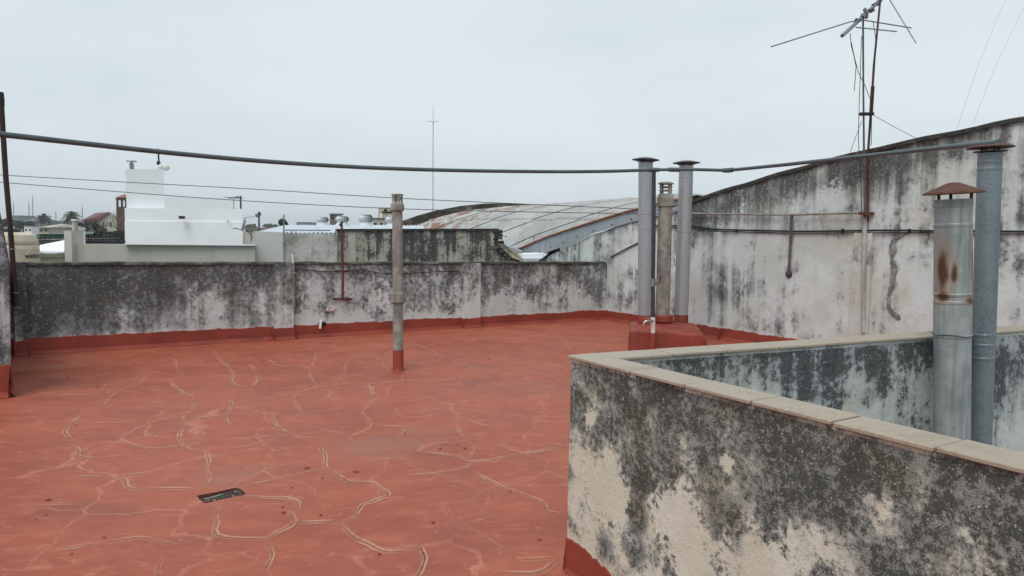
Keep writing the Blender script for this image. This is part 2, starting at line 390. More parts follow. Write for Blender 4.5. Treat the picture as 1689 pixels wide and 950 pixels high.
M_right = plaster('weathered_white_plaster', (.60, .645, .635), (.238, .252, .256), (.042, .042, .044), bias=-.15, zt=((0, .0), (.16, -.12), (.24, .02), (.6, .01), (1.1, -.02), (1.52, -.02), (1.62, .08), (1.66, .08), (2.3, .09), (3.6, .07)), streak=.9, fine=1.0, mid=1.1, olive=.4, seed=5, light2=(.51, .54, .52), warm=(.47, .455, .36), grain=.5, frough=.64,
    blobs=[(RW(x_, y_ + 14), .30, .17) for x_, y_ in ((1150, 328), (1200, 312), (1250, 297), (1300, 283), (1350, 268), (1400, 256), (1450, 244), (1500, 233), (1550, 223), (1600, 212), (1650, 203))] + [(RW(1180, 340), .65, .19), (RW(1260, 310), .6, .19), (RW(1330, 285), .5, .19), (RW(1440, 268), .5, .16), (RW(1390, 268), .4, .18), (RW(1510, 265), .5, .14), (RW(1600, 225), .4, .10), (RW(1680, 215), .35, .12), (RW(1180, 470), .4, .10), (RW(1165, 510), .3, .10), (RW(1210, 470), .45, .08), (RW(1250, 520), .4, .05), (RW(1432, 440), .14, .16), (RW(1040, 385), .55, .08), (RW(1000, 408), .5, .18), (RW(930, 425), .7, .24), (RW(1302, 446), .10, .25), (RW(1560, 330), .6, -.06)], film=(-.17, .19), black=(.06, .30), bump=.45)
M_near = plaster('mottled_mould_plaster', (.640, .630, .540), (.225, .232, .222), (.022, .024, .022), bias=-.14, zt=((0, .0), (.13, -.15), (.19, -.06), (.27, .02), (.6, .0), (.90, .04), (.97, .14), (1.0, .34)), streak=.3, sc=2.2, seed=9, light2=(.57, .55, .45), warm=(.60, .54, .38), film=(-.20, .08), black=(.03, .30), fine=1.5, grain=1.1, mid=1.1, frough=.66, fleck=.7, olive=.7, bmax=.87,
    blobs=[(WN(1000, 815), .15, -.36), (WN(975, 790), .09, -.26), (WN(1110, 850), .14, -.38), (WN(1130, 910), .15, -.36), (WN(1240, 930), .15, -.26), (WN(1320, 900), .10, -.2), (WN(1195, 765), .035, -.34), (WN(970, 690), .05, -.30), (WN(1290, 720), .16, .07), (WN(1400, 800), .20, .08), (WN(1280, 820), .14, .07), (WN(1580, 830), .22, .06), (WN(1070, 690), .12, .05), (WN(1200, 870), .11, .20), (WN(1195, 920), .10, .18), (WN(1052, 800), .07, .22), (WN(1045, 850), .08, .22), (WN(1040, 900), .08, .20), (WN(980, 890), .12, .10), (WN(1560, 910), .10, -.12), (WN(1120, 740), .10, -.08), (WN(1440, 860), .08, -.14), (WN(1250, 760), .06, -.12), (WN(1480, 765), .12, -.10), (WN(1640, 850), .12, -.12), (WN(1350, 745), .09, -.10), (WN(1500, 880), .10, -.08), (WN(936, 680), .05, .12), (WN(934, 780), .05, .14), (WN(932, 860), .06, .12)])
M_well = plaster('light_well_plaster', (.54, .555, .54), (.29, .305, .308), (.024, .026, .028), bias=-.36, zt=((0, .0), (.55, -.02), (.85, .03), (.94, .20), (1.0, .55)), streak=.9, fine=1.1, sc=1.6, seed=13, light2=(.46, .485, .48), warm=(.46, .45, .33), film=(-.20, .16), black=(.04, .26), grain=.5,
    frough=.6,
    blobs=[(WF(1445, 600), .10, .20), (WF(1455, 640), .08, .20), (WF(1430, 660), .07, .16), (WF(1365, 605), .07, .16), (WF(1335, 650), .06, .12), (WF(1655, 620), .20, .14), (WF(1180, 605), .2, .08), (WF(1510, 640), .2, -.08)])

# ------------------------------------------------------------------ terrace floor
Rend = B + UR * 8.6
e2 = C0 + U2 * 6.5; e1 = C0 + U1 * 5.5
LW = A + UR * 9.0
floor_poly = [A - UB * .6 - NB * -.5, B + UB * .3 + NB * .3, Rend + NR * .3, Vector((e2.x, e2.y, 0)), Vector((C0.x, C0.y, 0)) + (N1 + N2) * .06, Vector((e1.x, e1.y, 0)), V(4.2, -5, 0), V(-5.6, -5, 0), V(-5.6, 6.9, 0), A - UB * .6 + UR * 2.0]
for p_ in floor_poly: p_.z = 0
# the gully is a real pit: the floor sheet is cut round it
GC = F(365, 816.5); g_u = (F(398, 808) - F(331, 822)).normalized(); g_n = Vector((-g_u.y, g_u.x, 0)); GL, GW = .245, .150
gq = []
for (a0_, b0_), (a1_, b1_), k_ in (((-1, -1), (1, -1), 8), ((1, -1), (1, 1), 4), ((1, 1), (-1, 1), 8), ((-1, 1), (-1, -1), 4)):
    for i_ in range(k_):
        t_ = i_ / k_; gq.append(GC + g_u * ((a0_ + (a1_ - a0_) * t_) * GL / 2 + rng.uniform(-.007, .007)) + g_n * ((b0_ + (b1_ - b0_) * t_) * GW / 2 + rng.uniform(-.006, .006)))
NG = len(gq)
fv_ = floor_poly + gq; tris = tessellate_polygon([floor_poly, gq])
tris = [t if (fv_[t[1]] - fv_[t[0]]).cross(fv_[t[2]] - fv_[t[0]]).z > 0 else (t[0], t[2], t[1]) for t in tris]
me = bpy.data.meshes.new('roof_terrace_floor'); me.from_pydata([tuple(p) for p in fv_], [], tris); me.materials.append(M_floor)
floor = link(bpy.data.objects.new('roof_terrace_floor', me)); tag(floor, kind='structure', label='red waterproofed roof terrace floor with patched cracks')

# --- cracks, traced on the floor: sealed with a pale double line, dark where open
def z2(x, y): return F(x / 2.435, 560 + y / 2.435)
def z3(x, y): return F(440 + x / 2.4365, 560 + y / 2.4365)
CR = [
 (z2, .0, .8, [(590,145),(570,170),(520,190),(470,210),(440,235),(412,268)]), (z2, .45, .9, [(300,285),(318,298),(300,325),(270,350),(265,380),(285,402)]),
 (z2, .3, .7, [(690,75),(705,90),(708,115),(735,150)]), (z2, .3, .8, [(680,160),(700,190),(735,215),(770,235),(775,265),(755,300),(730,310),(740,345),(720,380),(725,405),(750,440),(810,450),(838,480),(830,520),(838,560),(820,590)]),
 (z2, .4, .7, [(858,45),(885,85),(910,105),(935,140),(930,170),(965,190),(1010,185),(1035,160),(1020,115),(1000,100)]), (z2, .2, .6, [(1035,160),(1010,200),(1018,222)]),
 (z2, .4, .8, [(960,235),(930,250),(918,290),(905,310),(920,350)]), (z2, 0, .7, [(735,308),(660,320),(575,345),(490,395),(540,425),(620,440),(700,430),(745,432)]),
 (z2, 0, .4, [(330,335),(440,335),(575,340)]), (z2, 0, .4, [(575,255),(700,252),(760,248)]), (z2, 0, .6, [(740,310),(830,312),(905,305),(1000,300),(1095,298),(1169,300)]),
 (z2, .35, .8, [(1095,300),(1105,335),(1140,365),(1165,380)]), (z2, 0, .5, [(1165,380),(1080,405),(1000,425),(920,440)]),
 (z2, .1, .6, [(180,440),(250,440),(300,432),(320,450),(318,472),(420,475),(540,458)]), (z2, .2, .8, [(480,545),(500,570),(525,600),(620,602),(700,600),(800,605)]),
 (z2, 0, .5, [(480,548),(560,540),(650,522)]), (z2, .5, .35, [(270,555),(350,550),(470,547)]), (z2, .2, .8, [(980,632),(1060,636),(1140,640),(1185,650)]),
 (z2, .3, .9, [(890,655),(875,690),(868,740),(866,785),(930,798),(1050,803),(1100,785),(1140,760),(1185,735)]), (z2, .7, 1, [(1050,803),(1080,830),(1092,870),(1075,915),(1065,940)]),
 (z2, .2, .7, [(180,855),(300,835),(430,815),(550,798),(620,808),(700,830)]), (z2, 0, .5, [(866,785),(800,805),(740,815)]), (z2, .2, .6, [(665,870),(640,910),(630,950)]),
 (z2, 0, .45, [(680,160),(840,150),(930,148),(1060,140),(1169,150)]), (z2, .8, .6, [(970,590),(1060,575),(1169,550)]), (z2, 0, .35, [(200,225),(330,222),(470,212)]), (z2, .3, .6, [(1050,75),(1080,85),(1110,105),(1169,110)]), (z2, 0, .3, [(320,662),(250,660),(70,668)]),
 (z3, .9, 1, [(215,433),(232,465),(240,520),(280,545),(335,572),(425,578),(460,600),(490,625),(440,645),(390,665),(365,695),(355,715),(295,735)]), (z3, .8, 1, [(295,735),(300,750),(340,790),(400,820),(470,850),(600,852),(612,840)]),
 (z3, 1.0, 1.15, [(620,795),(612,830),(635,865),(632,900),(605,950),(590,990)]), (z3, .5, 1, [(0,636),(80,640),(125,658),(120,680),(95,695),(108,738),(60,765),(0,790)]), (z3, .2, .9, [(108,738),(200,735),(295,733)]), (z3, .2, .7, [(0,570),(80,552),(160,535),(240,522)]),
 (z3, .4, .95, [(405,180),(425,205),(420,240),(405,270),(385,290),(390,310),(415,340),(395,365),(345,385),(325,412)]), (z3, 0, .7, [(0,222),(80,220),(110,215),(200,195),(300,182),(405,180),(500,172),(600,165),(700,165),(800,150)]),
 (z3, .3, .8, [(110,218),(108,250),(130,280),(170,310)]), (z3, .3, .8, [(20,300),(30,335),(60,365),(95,382)]), (z3, 0, .5, [(95,382),(40,402),(0,415)]), (z3, .3, .75, [(330,85),(315,110),(310,140),(295,160),(318,182)]),
 (z3, .1, .6, [(0,80),(30,95),(60,110),(150,110),(170,130),(180,160),(210,195)]), (z3, .2, .6, [(195,55),(190,90),(175,115)]), (z3, .2, .6, [(250,85),(330,80),(410,68),(440,70),(470,100),(490,130)]), (z3, 0, .5, [(545,145),(540,170)]),
 (z3, .3, .7, [(630,225),(680,245),(740,265),(735,285),(770,308),(760,340),(790,395),(830,435),(815,470),(805,485)]), (z3, .4, .8, [(620,450),(700,460),(760,470),(805,485),(830,492),(900,485),(1000,465),(1100,448),(1190,430)]),
 (z3, .5, .85, [(810,520),(870,555),(950,595),(1050,630),(1115,660),(1125,690),(1190,708)]), (z3, .2, .8, [(560,550),(650,540),(760,525),(800,515),(825,492)]), (z3, .3, .65, [(560,355),(540,385),(545,402),(600,415),(620,440),(560,465),(480,480),(400,495)]),
 (z3, 0, .5, [(620,445),(660,425),(740,412)]), (z3, 0, .45, [(420,345),(500,350),(620,355)]), (z3, 0, .4, [(560,315),(640,310),(735,295)]), (z3, .2, .5, [(740,268),(790,255),(840,248)]), (z3, .2, .5, [(770,310),(840,335),(910,360)]),
 (z3, 0, .7, [(780,748),(850,730),(930,705)]), (z3, .6, .4, [(780,748),(860,790),(940,835),(1000,870)]), (z3, .5, .7, [(900,945),(1000,940),(1100,935),(1165,890)]), (z3, 0, .6, [(1010,890),(1170,880)]), (z3, 0, .5, [(955,400),(955,435),(1040,460)]), (z3, 0, .5, [(600,20),(660,45),(720,75),(800,90)]), (z3, 0, .4, [(200,355),(270,375),(340,380)])]
for ci, (zf, dark, wid, pts) in enumerate(CR):
    c = cat_curve([zf(*q) for q in pts], .035); m = len(c); mb = MB(); at = []
    L_ = 0
    for i, q in enumerate(c):
        d = (c[min(i + 1, m - 1)] - c[max(i - 1, 0)]).normalized(); nn = Vector((-d.y, d.x, 0))
        jit = fbm(q.x * 9, q.y * 9, ci, 3) * .012
        if i: L_ += (c[i] - c[i - 1]).length
        hw = (.014 + .011 * max(wid, .7)) * (1 + .9 * abs(d.x)) * (1 + .45 * fbm(q.x * 3, q.y * 3, ci + 9, 2)); q = q + nn * jit; fd = min(1, (i + 1) / 4.0, (m - i) / 4.0) * min(1.0, .6 + wid * .45)
        for v_ in (-1, -.5, 0, .5, 1):
            mb.v.append(q + nn * hw * v_ + Vector((0, 0, .0026 + ci * 1.2e-5))); at.append((v_, dark, fd))
        if i:
            b = 5 * (i - 1)
            for k in range(4): mb.f.append([b + k, b + 5 + k, b + 6 + k, b + 1 + k]); mb.sm.append(True)
    mb.build('crack', M_crack, floor, recalc=False, attr=at)

# --- dry scraps and flaked chips lying on the floor
for i in range(34):
    q = F(rng.uniform(40, 960), rng.uniform(570, 930)); mb = MB(); a = rng.uniform(0, 6.28); r = rng.uniform(.006, .022)
    if abs((q - GC).dot(g_u)) < .2 and abs((q - GC).dot(g_n)) < .2: continue
    pts = [q + V(math.cos(a + k * 1.256) * r * rng.uniform(.4, 1.3), math.sin(a + k * 1.256) * r * rng.uniform(.3, .8), .0045) for k in range(5)]
    mb.prism(pts, (0, 0, .003)); o = mb.build('flake', rng.choice([M_rust, M_skirt, M_skirt, M_skirt]), floor)

# ------------------------------------------------------------------ wall builder
def wall_mesh(P0, P1, back, z0, ztop, step=.12, nz=10, und=.006, edge=.008, seed=0):
    mb = MB(); L = (P1 - P0).length; n = max(2, int(L / step)); u = (P1 - P0) / L; fr = -back.normalized()
    cols = []
    for i in range(n + 1):
        t = L * i / n; p = P0 + u * t; zt = ztop(t) if callable(ztop) else ztop
        zt += edge * fbm(t * 3.1, seed, 2.2, 4)
        col = []
        for j in range(nz + 1):
            z = z0 + (zt - z0) * j / nz
            o = und * fbm(t * 1.3, z * 1.3, seed + .5, 4) - (edge * .8 * abs(fbm(t * 7, z, seed, 3)) if j == nz else 0)
            col.append(Vector((p.x, p.y, z)) + fr * o)
        col.append(Vector((p.x, p.y, zt + edge * .2)) + back * .5); q = Vector((p.x, p.y, zt)) + back; col.append(q); col.append(Vector((p.x, p.y, z0)) + back)
        cols.append(col)
    k = len(cols[0]); vs = [v for c in cols for v in c]; fs = []
    for i in range(n):
        for j in range(k - 1): fs.append((i * k + j, (i + 1) * k + j, (i + 1) * k + j + 1, i * k + j + 1))
    fs.append(tuple(range(k))); fs.append(tuple(n * k + j for j in range(k - 1, -1, -1)))
    mb.add(vs, fs); return mb
def skirt_mesh(P0, P1, back, zt, seed=0, off=.012, step=.05, amp=.02, foot=.035):
    """painted upstand with a ragged top edge and a small cove at the floor"""
    mb = MB(); L = (P1 - P0).length; n = max(2, int(L / step)); u = (P1 - P0) / L; fr = -back.normalized(); cols = []
    for i in range(n + 1):
        t = L * i / n; p = P0 + u * t; z = (zt(t) if callable(zt) else zt) + amp * fbm(t * 2.3, seed, .3, 5) + amp * .35 * rng.uniform(-1, 1)
        w = fbm(t * 3, seed, 7.7, 3) * .004
        cols.append([p + fr * (off + foot + w * 2) + V(0, 0, .004), p + fr * (off + foot * .3 + w) + V(0, 0, foot * .55), p + fr * (off + w) + V(0, 0, foot * 1.3), p + fr * (off + w) + V(0, 0, z - .006), p + fr * (off * .35) + V(0, 0, z), p + back * .15 + V(0, 0, z - .003)])
    k = 6; vs = [v for c in cols for v in c]; fs = [(i * k + j, (i + 1) * k + j, (i + 1) * k + j + 1, i * k + j + 1) for i in range(n) for j in range(k - 1)]
    fs += [tuple(range(k)), tuple(n * k + j for j in range(k - 1, -1, -1))]
    mb.add(vs, fs); return mb

# ------------------------------------------------------------------ back parapet
zA = BW(60, 437).z; zB = BW(997, 435).z
back = thing('parapet_wall', 'long mould-stained parapet wall at the back of the red terrace', 'wall', A)
def zback(t): return zA + (zB - zA) * t / LB
wall_mesh(A - UB * .35, B, NB * .22, -.2, zback, seed=1).build('wall_body', M_back, back)
M_coping = plaster('mossy_parapet_top', (.30, .29, .25), (.11, .105, .085), (.022, .023, .02), bias=.16, seed=21, sc=1.5)
c_ = wall_mesh(A - UB * .35 - NB * .022, B - NB * .022, NB * .262, 0, .03, step=.1, nz=2, und=.004, edge=.010, seed=4)
for v in c_.v: v.z += zback((v - A).dot(UB)) + .002
c_.build('coping', M_coping, back)
def pil(parent, px0, px1, base, U, Nn, prot, ztop, mat, t_of, seed):
    pass
for i, (x0, x1, pr) in enumerate(((23, 45, .07), (451, 482, .075), (762, 789, .07))):
    q0 = A + UB * tB(BW(x0, 500)); q1 = A + UB * tB(BW(x1, 500)); tm = tB((q0 + q1) / 2)
    wall_mesh(q0 - NB * pr, q1 - NB * pr, NB * (pr - .004), -.1, zback(tm) + .010 + .012 * (i == 1), step=.05, nz=10, und=.004, edge=.006, seed=20 + i).build('pilaster', M_back, back)
    for e_ in (q0 - UB * .006, q1 + UB * .006):
        mb = MB(); mb.box(e_ - NB * (pr / 2 + .004) + V(0, 0, .084), (.016, pr + .02, .168 - .01 * i), math.atan2(UB.y, UB.x)); mb.build('skirting_return', M_skirt, back)
    sk_ = skirt_mesh(q0 - UB * .012 - NB * pr, q1 + UB * .012 - NB * pr, NB * (pr - .016), .185 - .012 * i, seed=31 + i); sk_.build('skirting', M_skirt, back)
pts_sk = ((0, .205), (4, .19), (LB, .165))
skirt_mesh(A - UB * .3, B, NB * .1, lambda t: interp(pts_sk, t - .3), seed=3).build('skirting', M_skirt, back)
# corner pier where the parapet meets the tall wall
q0 = A + UB * tB(BW(986, 480)); mb = MB(); mb.box(q0 - UB * .006 - NB * .03 + V(0, 0, .082), (.016, .075, .164), math.atan2(UB.y, UB.x)); mb.build('skirting_return', M_skirt, back); wall_mesh(q0 - NB * .05, B - NB * .05 - UB * .004, NB * .045, -.1, zback(LB) + .006, step=.05, nz=8, und=.004, edge=.005, seed=41).build('pilaster', M_back, back)
skirt_mesh(q0 - NB * .05 - UB * .01, B - NB * .05, NB * .03, .168, seed=42).build('skirting', M_skirt, back)
# thin cable tacked below the coping
mb = MB(); mb.tube(cat_curve([BW(485, 443, .018), BW(540, 448, .02), BW(600, 446, .02), BW(640, 452, .02), BW(700, 449, .02), BW(757, 447, .018)], .15), .006, 5); mb.build('tacked_cable', M_black, back)
# overflow hole with its white spout, and the knocked-off plaster round it
h0 = BW(531, 533, .002)
mb = MB(); mb.box(h0 + V(0, 0, -.01), (.10, .06, .055), math.atan2(UB.y, UB.x)); mb.build('overflow_hole', M_dark, back)
mb = MB(); mb.tube([BW(530, 529, -.02), BW(529.5, 530, .05), BW(529, 532, .06), BW(528, 542, .065)], [.017, .017, .018, .019], 10); mb.build('overflow_spout', M_white, back)
mb = MB(); q = BW(545, 509, .006); mb.prism([q + UB * a + V(0, 0, b) - NB * .0 for a, b in ((-.07, -.03), (-.02, -.05), (.05, -.035), (.085, .01), (.03, .05), (-.04, .045))], -NB * .02); mb.build('plaster_patch', M_white, back, bevel=.006)

# pale conduit stub standing on the parapet
pst = thing('conduit_pipe', 'thin pale conduit pipe clamped upright to the parapet beside the pilaster', 'pipe', BW(484, 505, .09))
mb = MB(); mb.tube([BW(484.5, 506, .05), BW(483.5, 470, .05), BW(483, 417, .05)], .016, 10); mb.build('tube', M_white, pst)
mb = MB(); mb.tube([BW(483.6, 419, .05), BW(483.5, 416, .05)], .019, 10); mb.build('cap', M_cem, pst)
for y in (450, 492):
    mb = MB(); mb.box(BW(484, y, .045), (.06, .05, .012), math.atan2(UB.y, UB.x)); mb.build('clamp', M_cem, pst)
# red oxide aerial pole with two wall brackets
rp = thing('aerial_pole', 'rusty red aerial pole bracketed to the back parapet', 'pole', BW(565, 494, .12))
mb = MB(); mb.tube([BW(565, 495, .12), BW(565.5, 450, .12), BW(564, 400, .12), BW(563.5, 366, .12)], [.020, .019, .018, .017], 10); mb.build('pole', M_redpole, rp)
mb = MB(); mb.tube([BW(560, 372, .12), BW(564, 367, .12), BW(565.5, 366, .12)], .016, 8); mb.build('bent_tip', M_redpole, rp)
for y, wd in ((447, 22), (493, 30)):
    mb = MB(); mb.bar(BW(565 - wd / 2, y, .015), BW(565 + wd / 2, y, .015), .012, .03); mb.bar(BW(565 - wd / 2 + 3, y, .02), BW(565, y, .14), .02, .014); mb.bar(BW(565 + wd / 2 - 3, y, .02), BW(565, y, .14), .02, .014); mb.build('bracket', M_rust, rp)

# ------------------------------------------------------------------ tall gable wall on the right
top_px = [(878, 434), (905, 422.5), (916, 417), (950, 401), (982, 386), (1010, 376), (1056, 360), (1100, 344), (1145, 330), (1190, 315), (1250, 297), (1340, 271), (1423, 250), (1520, 229), (1600, 212), (1689, 195)]
tops = [(tR(RW(*q)), RW(*q).z) for q in top_px]
tl, zl = tops[-1]; tops += [(tl + 2, zl + .12), (tl + 4, zl + .10), (tl + 7, zl - .2)]
t0_, t1_ = tops[0][0], 14.0
gab = thing('gable_wall', 'tall peeling white gable wall with arched top right of the terrace', 'wall', B)
g0 = B + UR * t0_; g1 = B + UR * t1_
wall_mesh(g0, g1, NR * .30, -3.0, lambda t: interp(tops, t + t0_), step=.14, nz=34, und=.010, edge=.016, seed=7).build('wall_body', M_right, gab)
M_top2 = plaster('sooty_wall_top', (.34, .33, .31), (.10, .10, .10), (.02, .02, .02), bias=.2, seed=23)
mbc = MB(); tt0 = tR(RW(1060, 360)); prev = None; n = 70; cols = []
for i in range(n + 1):
    t = tt0 + (t1_ - tt0) * i / n; z = interp(tops, t) + .012 * fbm(t * 2, 3, 3, 3); p = B + UR * t
    cols.append([p - NR * (.028 + .01 * fbm(t * 3, 1, 1, 3)) + V(0, 0, z - .035), p - NR * .03 + V(0, 0, z + .012), p + NR * .15 + V(0, 0, z + .03), p + NR * .34 + V(0, 0, z + .01), p + NR * .34 + V(0, 0, z - .05)])
mbc.add([v for c in cols for v in c], [(i * 5 + j, (i + 1) * 5 + j, (i + 1) * 5 + j + 1, i * 5 + j + 1) for i in range(n) for j in range(4)] + [(0, 1, 2, 3, 4), tuple(n * 5 + j for j in (4, 3, 2, 1, 0))])
mbc.build('coping', M_top2, gab)
# shallow pilaster and raised plaster strip, skirting
for i, (x0, x1, yt, pr) in enumerate(((1140, 1193, 383, .055), (1408, 1438, 384, .03))):
    qa = B + UR * tR(RW(x0, 450)); qb = B + UR * tR(RW(x1, 450))
    wall_mesh(qa - NR * pr, qb - NR * pr, NR * (pr - .004), -.1, RW((x0 + x1) / 2, yt).z, step=.06, nz=10, und=.005, edge=.012, seed=60 + i).build('pilaster', M_right, gab)
    for e_ in (qa - UR * .006, qb + UR * .006):
        mb = MB(); mb.box(e_ - NR * (pr / 2 + .004) + V(0, 0, .078), (.016, pr + .02, .156), math.atan2(UR.y, UR.x)); mb.build('skirting_return', M_skirt, gab)
    skirt_mesh(qa - UR * .01 - NR * pr, qb + UR * .01 - NR * pr, NR * (pr - .02), .17, seed=64 + i).build('skirting', M_skirt, gab)
skirt_mesh(B, B + UR * 9, NR * .1, .17, seed=6, amp=.016).build('skirting', M_skirt, gab)
# black cable sagging along the wall and its clips
cab = thing('wall_cable', 'thick black cable running along the white gable wall', 'cable', RW(1300, 381, .03))
path = cat_curve([RW(1080, 372, .03), RW(1140, 373, .03), RW(1180, 378, .035), RW(1250, 380, .03), RW(1330, 381.5, .03), RW(1450, 380, .03), RW(1560, 381, .03), RW(1689, 382, .03), RW(1800, 383, .03)], .2)
mb = MB(); mb.tube(path, .012, 7); mb.build('cable', M_black, cab)
mb = MB(); mb.tube([p + V(0, 0, -.026) + NR * .008 + V(0, 0, .01 * fbm(i * .3, 2, 2, 3)) for i, p in enumerate(path)], .007, 6); mb.build('second_cable', M_black, cab)
for x in (1215, 1390, 1500):
    mb = MB(); mb.box(RW(x, 380.5, .022), (.014, .05, .045), math.atan2(UR.y, UR.x)); mb.build('clip', M_black, cab)
# grey cement repair, trowelled on proud of the wall
zz = [(690,487),(650,505),(628,530),(632,560),(616,600),(634,640),(624,700),(606,760),(608,815),(648,848),(640,864),(600,832),(590,770),(603,700),(606,640),(604,600),(598,550),(618,508),(655,488)]
zc_ = cat_curve([V(x, y, 0) for x, y in zz + zz[:1]], 7.0)[:-1]
cp_ = [RW(1240 + (q.x + 5 * fbm(q.x * .09, q.y * .09, 1, 4)) / 2.64, 200 + (q.y + 5 * fbm(q.x * .09, q.y * .09, 8, 4)) / 2.64, .001) for q in zc_]
mb = MB(); mb.prism(cp_, -NR * .009); mb.build('cement_patch', plaster('grey_cement_patch', (.34, .34, .335), (.19, .19, .19), (.05, .05, .05), seed=44, sc=2.5, fine=1.2), gab)
# pale pipe on brackets higher up, bracket arm with soot streak
pp = thing('wall_conduit', 'pale horizontal conduit on bracket posts along the gable wall', 'pipe', RW(1305, 455, .05))
mb = MB(); mb.tube([RW(1140, 352, .05), RW(1190, 353, .05), RW(1310, 354, .06), RW(1425, 350.5, .06)], .014, 8); mb.build('conduit', M_cem, pp)
mb = MB(); mb.bar(RW(1306, 355, .05), RW(1304, 400, .05), .035); mb.bar(RW(1304, 400, .05), RW(1301, 452, .04), .030); mb.build('bracket_post', paint('tarred_bracket', (.10, .09, .085), .6, .85, 9, .3), pp)
mb = MB(); mb.lathe(RW(1301, 452, .01), [(0, .012), (.05, .010), (.055, 0)], 14, -NR); mb.build('wall_plate', M_capdark, pp)
mb = MB(); mb.bar(RW(1426, 352, .05), RW(1424, 548, .05), .045, .03); mb.build('downpipe', paint('pale_downpipe', (.47, .44, .39), .3, .8, 9, .2, dirt=(.15, .14, .13)), pp)

# ------------------------------------------------------------------ light well: two tiled parapets, pit floor
TW = .150                                             # coping width
flat = lambda p: Vector((p.x, p.y, 0))
nw = thing('light_well_parapet', 'mouldy cream parapet with beige tile coping nearest the camera', 'wall', flat(C0))
Lnear = 5.3
f0 = flat(C0) + N1 * .012 + N2 * .012 ; f1 = f0 + U1 * Lnear
wall_mesh(f0, f1, N1 * (TW - .03), -3.0, HZ - .0165, step=.07, nz=34, und=.006, edge=.004, seed=11).build('wall_body', M_near, nw)
skirt_mesh(f0 - U1 * .004, f1, N1 * .08, lambda t: .160 - .05 * min(1, t / .45), seed=12, amp=.035, off=.006, step=.02, foot=.014).build('skirting', M_skirt, nw)
def tile(parent, o, U, Nn, t0, t1, w0=-.006, w1=None, z=HZ, j=0):
    w1 = TW if w1 is None else w1
    mb = MB(); g = .0045; dz = rng.uniform(-.0015, .0015); k = rng.uniform(-.002, .002)
    q = lambda t, w, zz: flat(o) + U * t + Nn * (w + k) + V(0, 0, zz + dz)
    mb.hexa([q(t0 + g, w0, z - .015), q(t1 - g, w0, z - .015), q(t1 - g, w1, z - .015), q(t0 + g, w1, z - .015), q(t0 + g, w0, z), q(t1 - g, w0, z), q(t1 - g, w1, z), q(t0 + g, w1, z)])
    return mb.build('coping_tile', M_tile, parent, bevel=.003)
# joints of the near coping measured in the photo
def t_near(px, py): return (F(px, py, HZ) - C0).dot(U1)
js = [0.005, t_near(1040, 611), t_near(1137, 638), t_near(1245, 662), t_near(1370, 692), t_near(1541, 737)]
d_ = js[-1] - js[-2]; dd = (js[-1] - js[1]) / 4
js = [0.005] + [js[1] + dd * i for i in range(16)]
for i in range(len(js) - 1):
    if js[i] < Lnear - .3: tile(nw, C0, U1, N1, js[i], js[i + 1])
mb = MB(); q = [flat(C0) + U1 * .02 + N1 * .012, flat(C0) + U1 * (Lnear - .1) + N1 * .012]
mb.hexa([q[0] + V(0, 0, HZ - .0195), q[1] + V(0, 0, HZ - .0195), q[1] + N1 * .12 + V(0, 0, HZ - .0195), q[0] + N1 * .12 + V(0, 0, HZ - .0195), q[0] + V(0, 0, HZ - .0165), q[1] + V(0, 0, HZ - .0165), q[1] + N1 * .12 + V(0, 0, HZ - .0165), q[0] + N1 * .12 + V(0, 0, HZ - .0165)])
mb.build('mortar_bed', M_cem, nw)
fw = thing('light_well_parapet', 'dark streaked light-well parapet with pale coping behind the two right-hand flues', 'wall', flat(C0) + U2 * .2)
Lfar = 6.30
h0_ = flat(C0) + U2 * .14 + N2 * (TW - .012); h1_ = h0_ + U2 * Lfar
wall_mesh(h0_, h1_, -N2 * (TW - .03), -3.0, HZ - .0175, step=.09, nz=34, und=.006, edge=.004, seed=15).build('wall_body', M_well, fw)
skirt_mesh(flat(C0) + U2 * Lfar + N2 * .012, flat(C0) + U2 * .02 + N2 * .012, N2 * .08, .14, seed=16).build('skirting', M_skirt, fw)
t = .155
while t < Lfar: tile(fw, C0, U2, N2, t, t + .33, z=HZ + .0005); t += .33
M_pit = plaster('pit_floor_cement', (.42, .41, .38), (.28, .275, .26), (.06, .06, .055), bias=-.15, seed=30)
mb = MB(); q = flat(C0)
pit = [q + V(0, 0, -2.6), q + U1 * 5.5 + V(0, 0, -2.6), q + U1 * 5.5 + U2 * 6.5 + V(0, 0, -2.6), q + U2 * 6.5 + V(0, 0, -2.6)]
mb.prism(pit, (0, 0, -.2)); tag(mb.build('light_well_floor', M_pit), kind='structure')

# ------------------------------------------------------------------ flues in the light well
def flue(name, label, px_top, py_top, px_bot, py_bot, Y, rad, mat, bands, n=28, zbase=-2.6):
    a = P(px_bot, py_bot, Y); b = P(px_top, py_top, Y); d = (b - a).normalized()
    base = a - d * ((a.z - zbase) / d.z)
    o = thing(name, label, 'flue', base)
    L = (b - base).length; ys = sorted([0] + [((P(px_top + (px_bot - px_top) * (y - py_top) / (py_bot - py_top), y, Y)) - base).length for y in bands] + [L])
    for i in range(len(ys) - 1):       # each rolled section slips into the next
        s0, s1 = ys[i], ys[i + 1]; r = rad * (1 + .018 * (i % 2)); mb = MB()
        prof = [(r * .985, s0 - .004), (r * 1.03, s0), (r * 1.03, s0 + .006), (r, s0 + .010), (r, s1 - .012), (r * 1.025, s1 - .006), (r * 1.025, s1 + .001), (r * .93, s1 + .001), (r * .93, s1 - .12)]
        mb.lathe(base, prof, n, d); mb.build('flue_section', mat, o)
    mb = MB(); mb.lathe(base, [(rad * .9, L - .1), (0, L - .1)], n, d); mb.build('inner_void', M_dark, o)
    return o, b, d
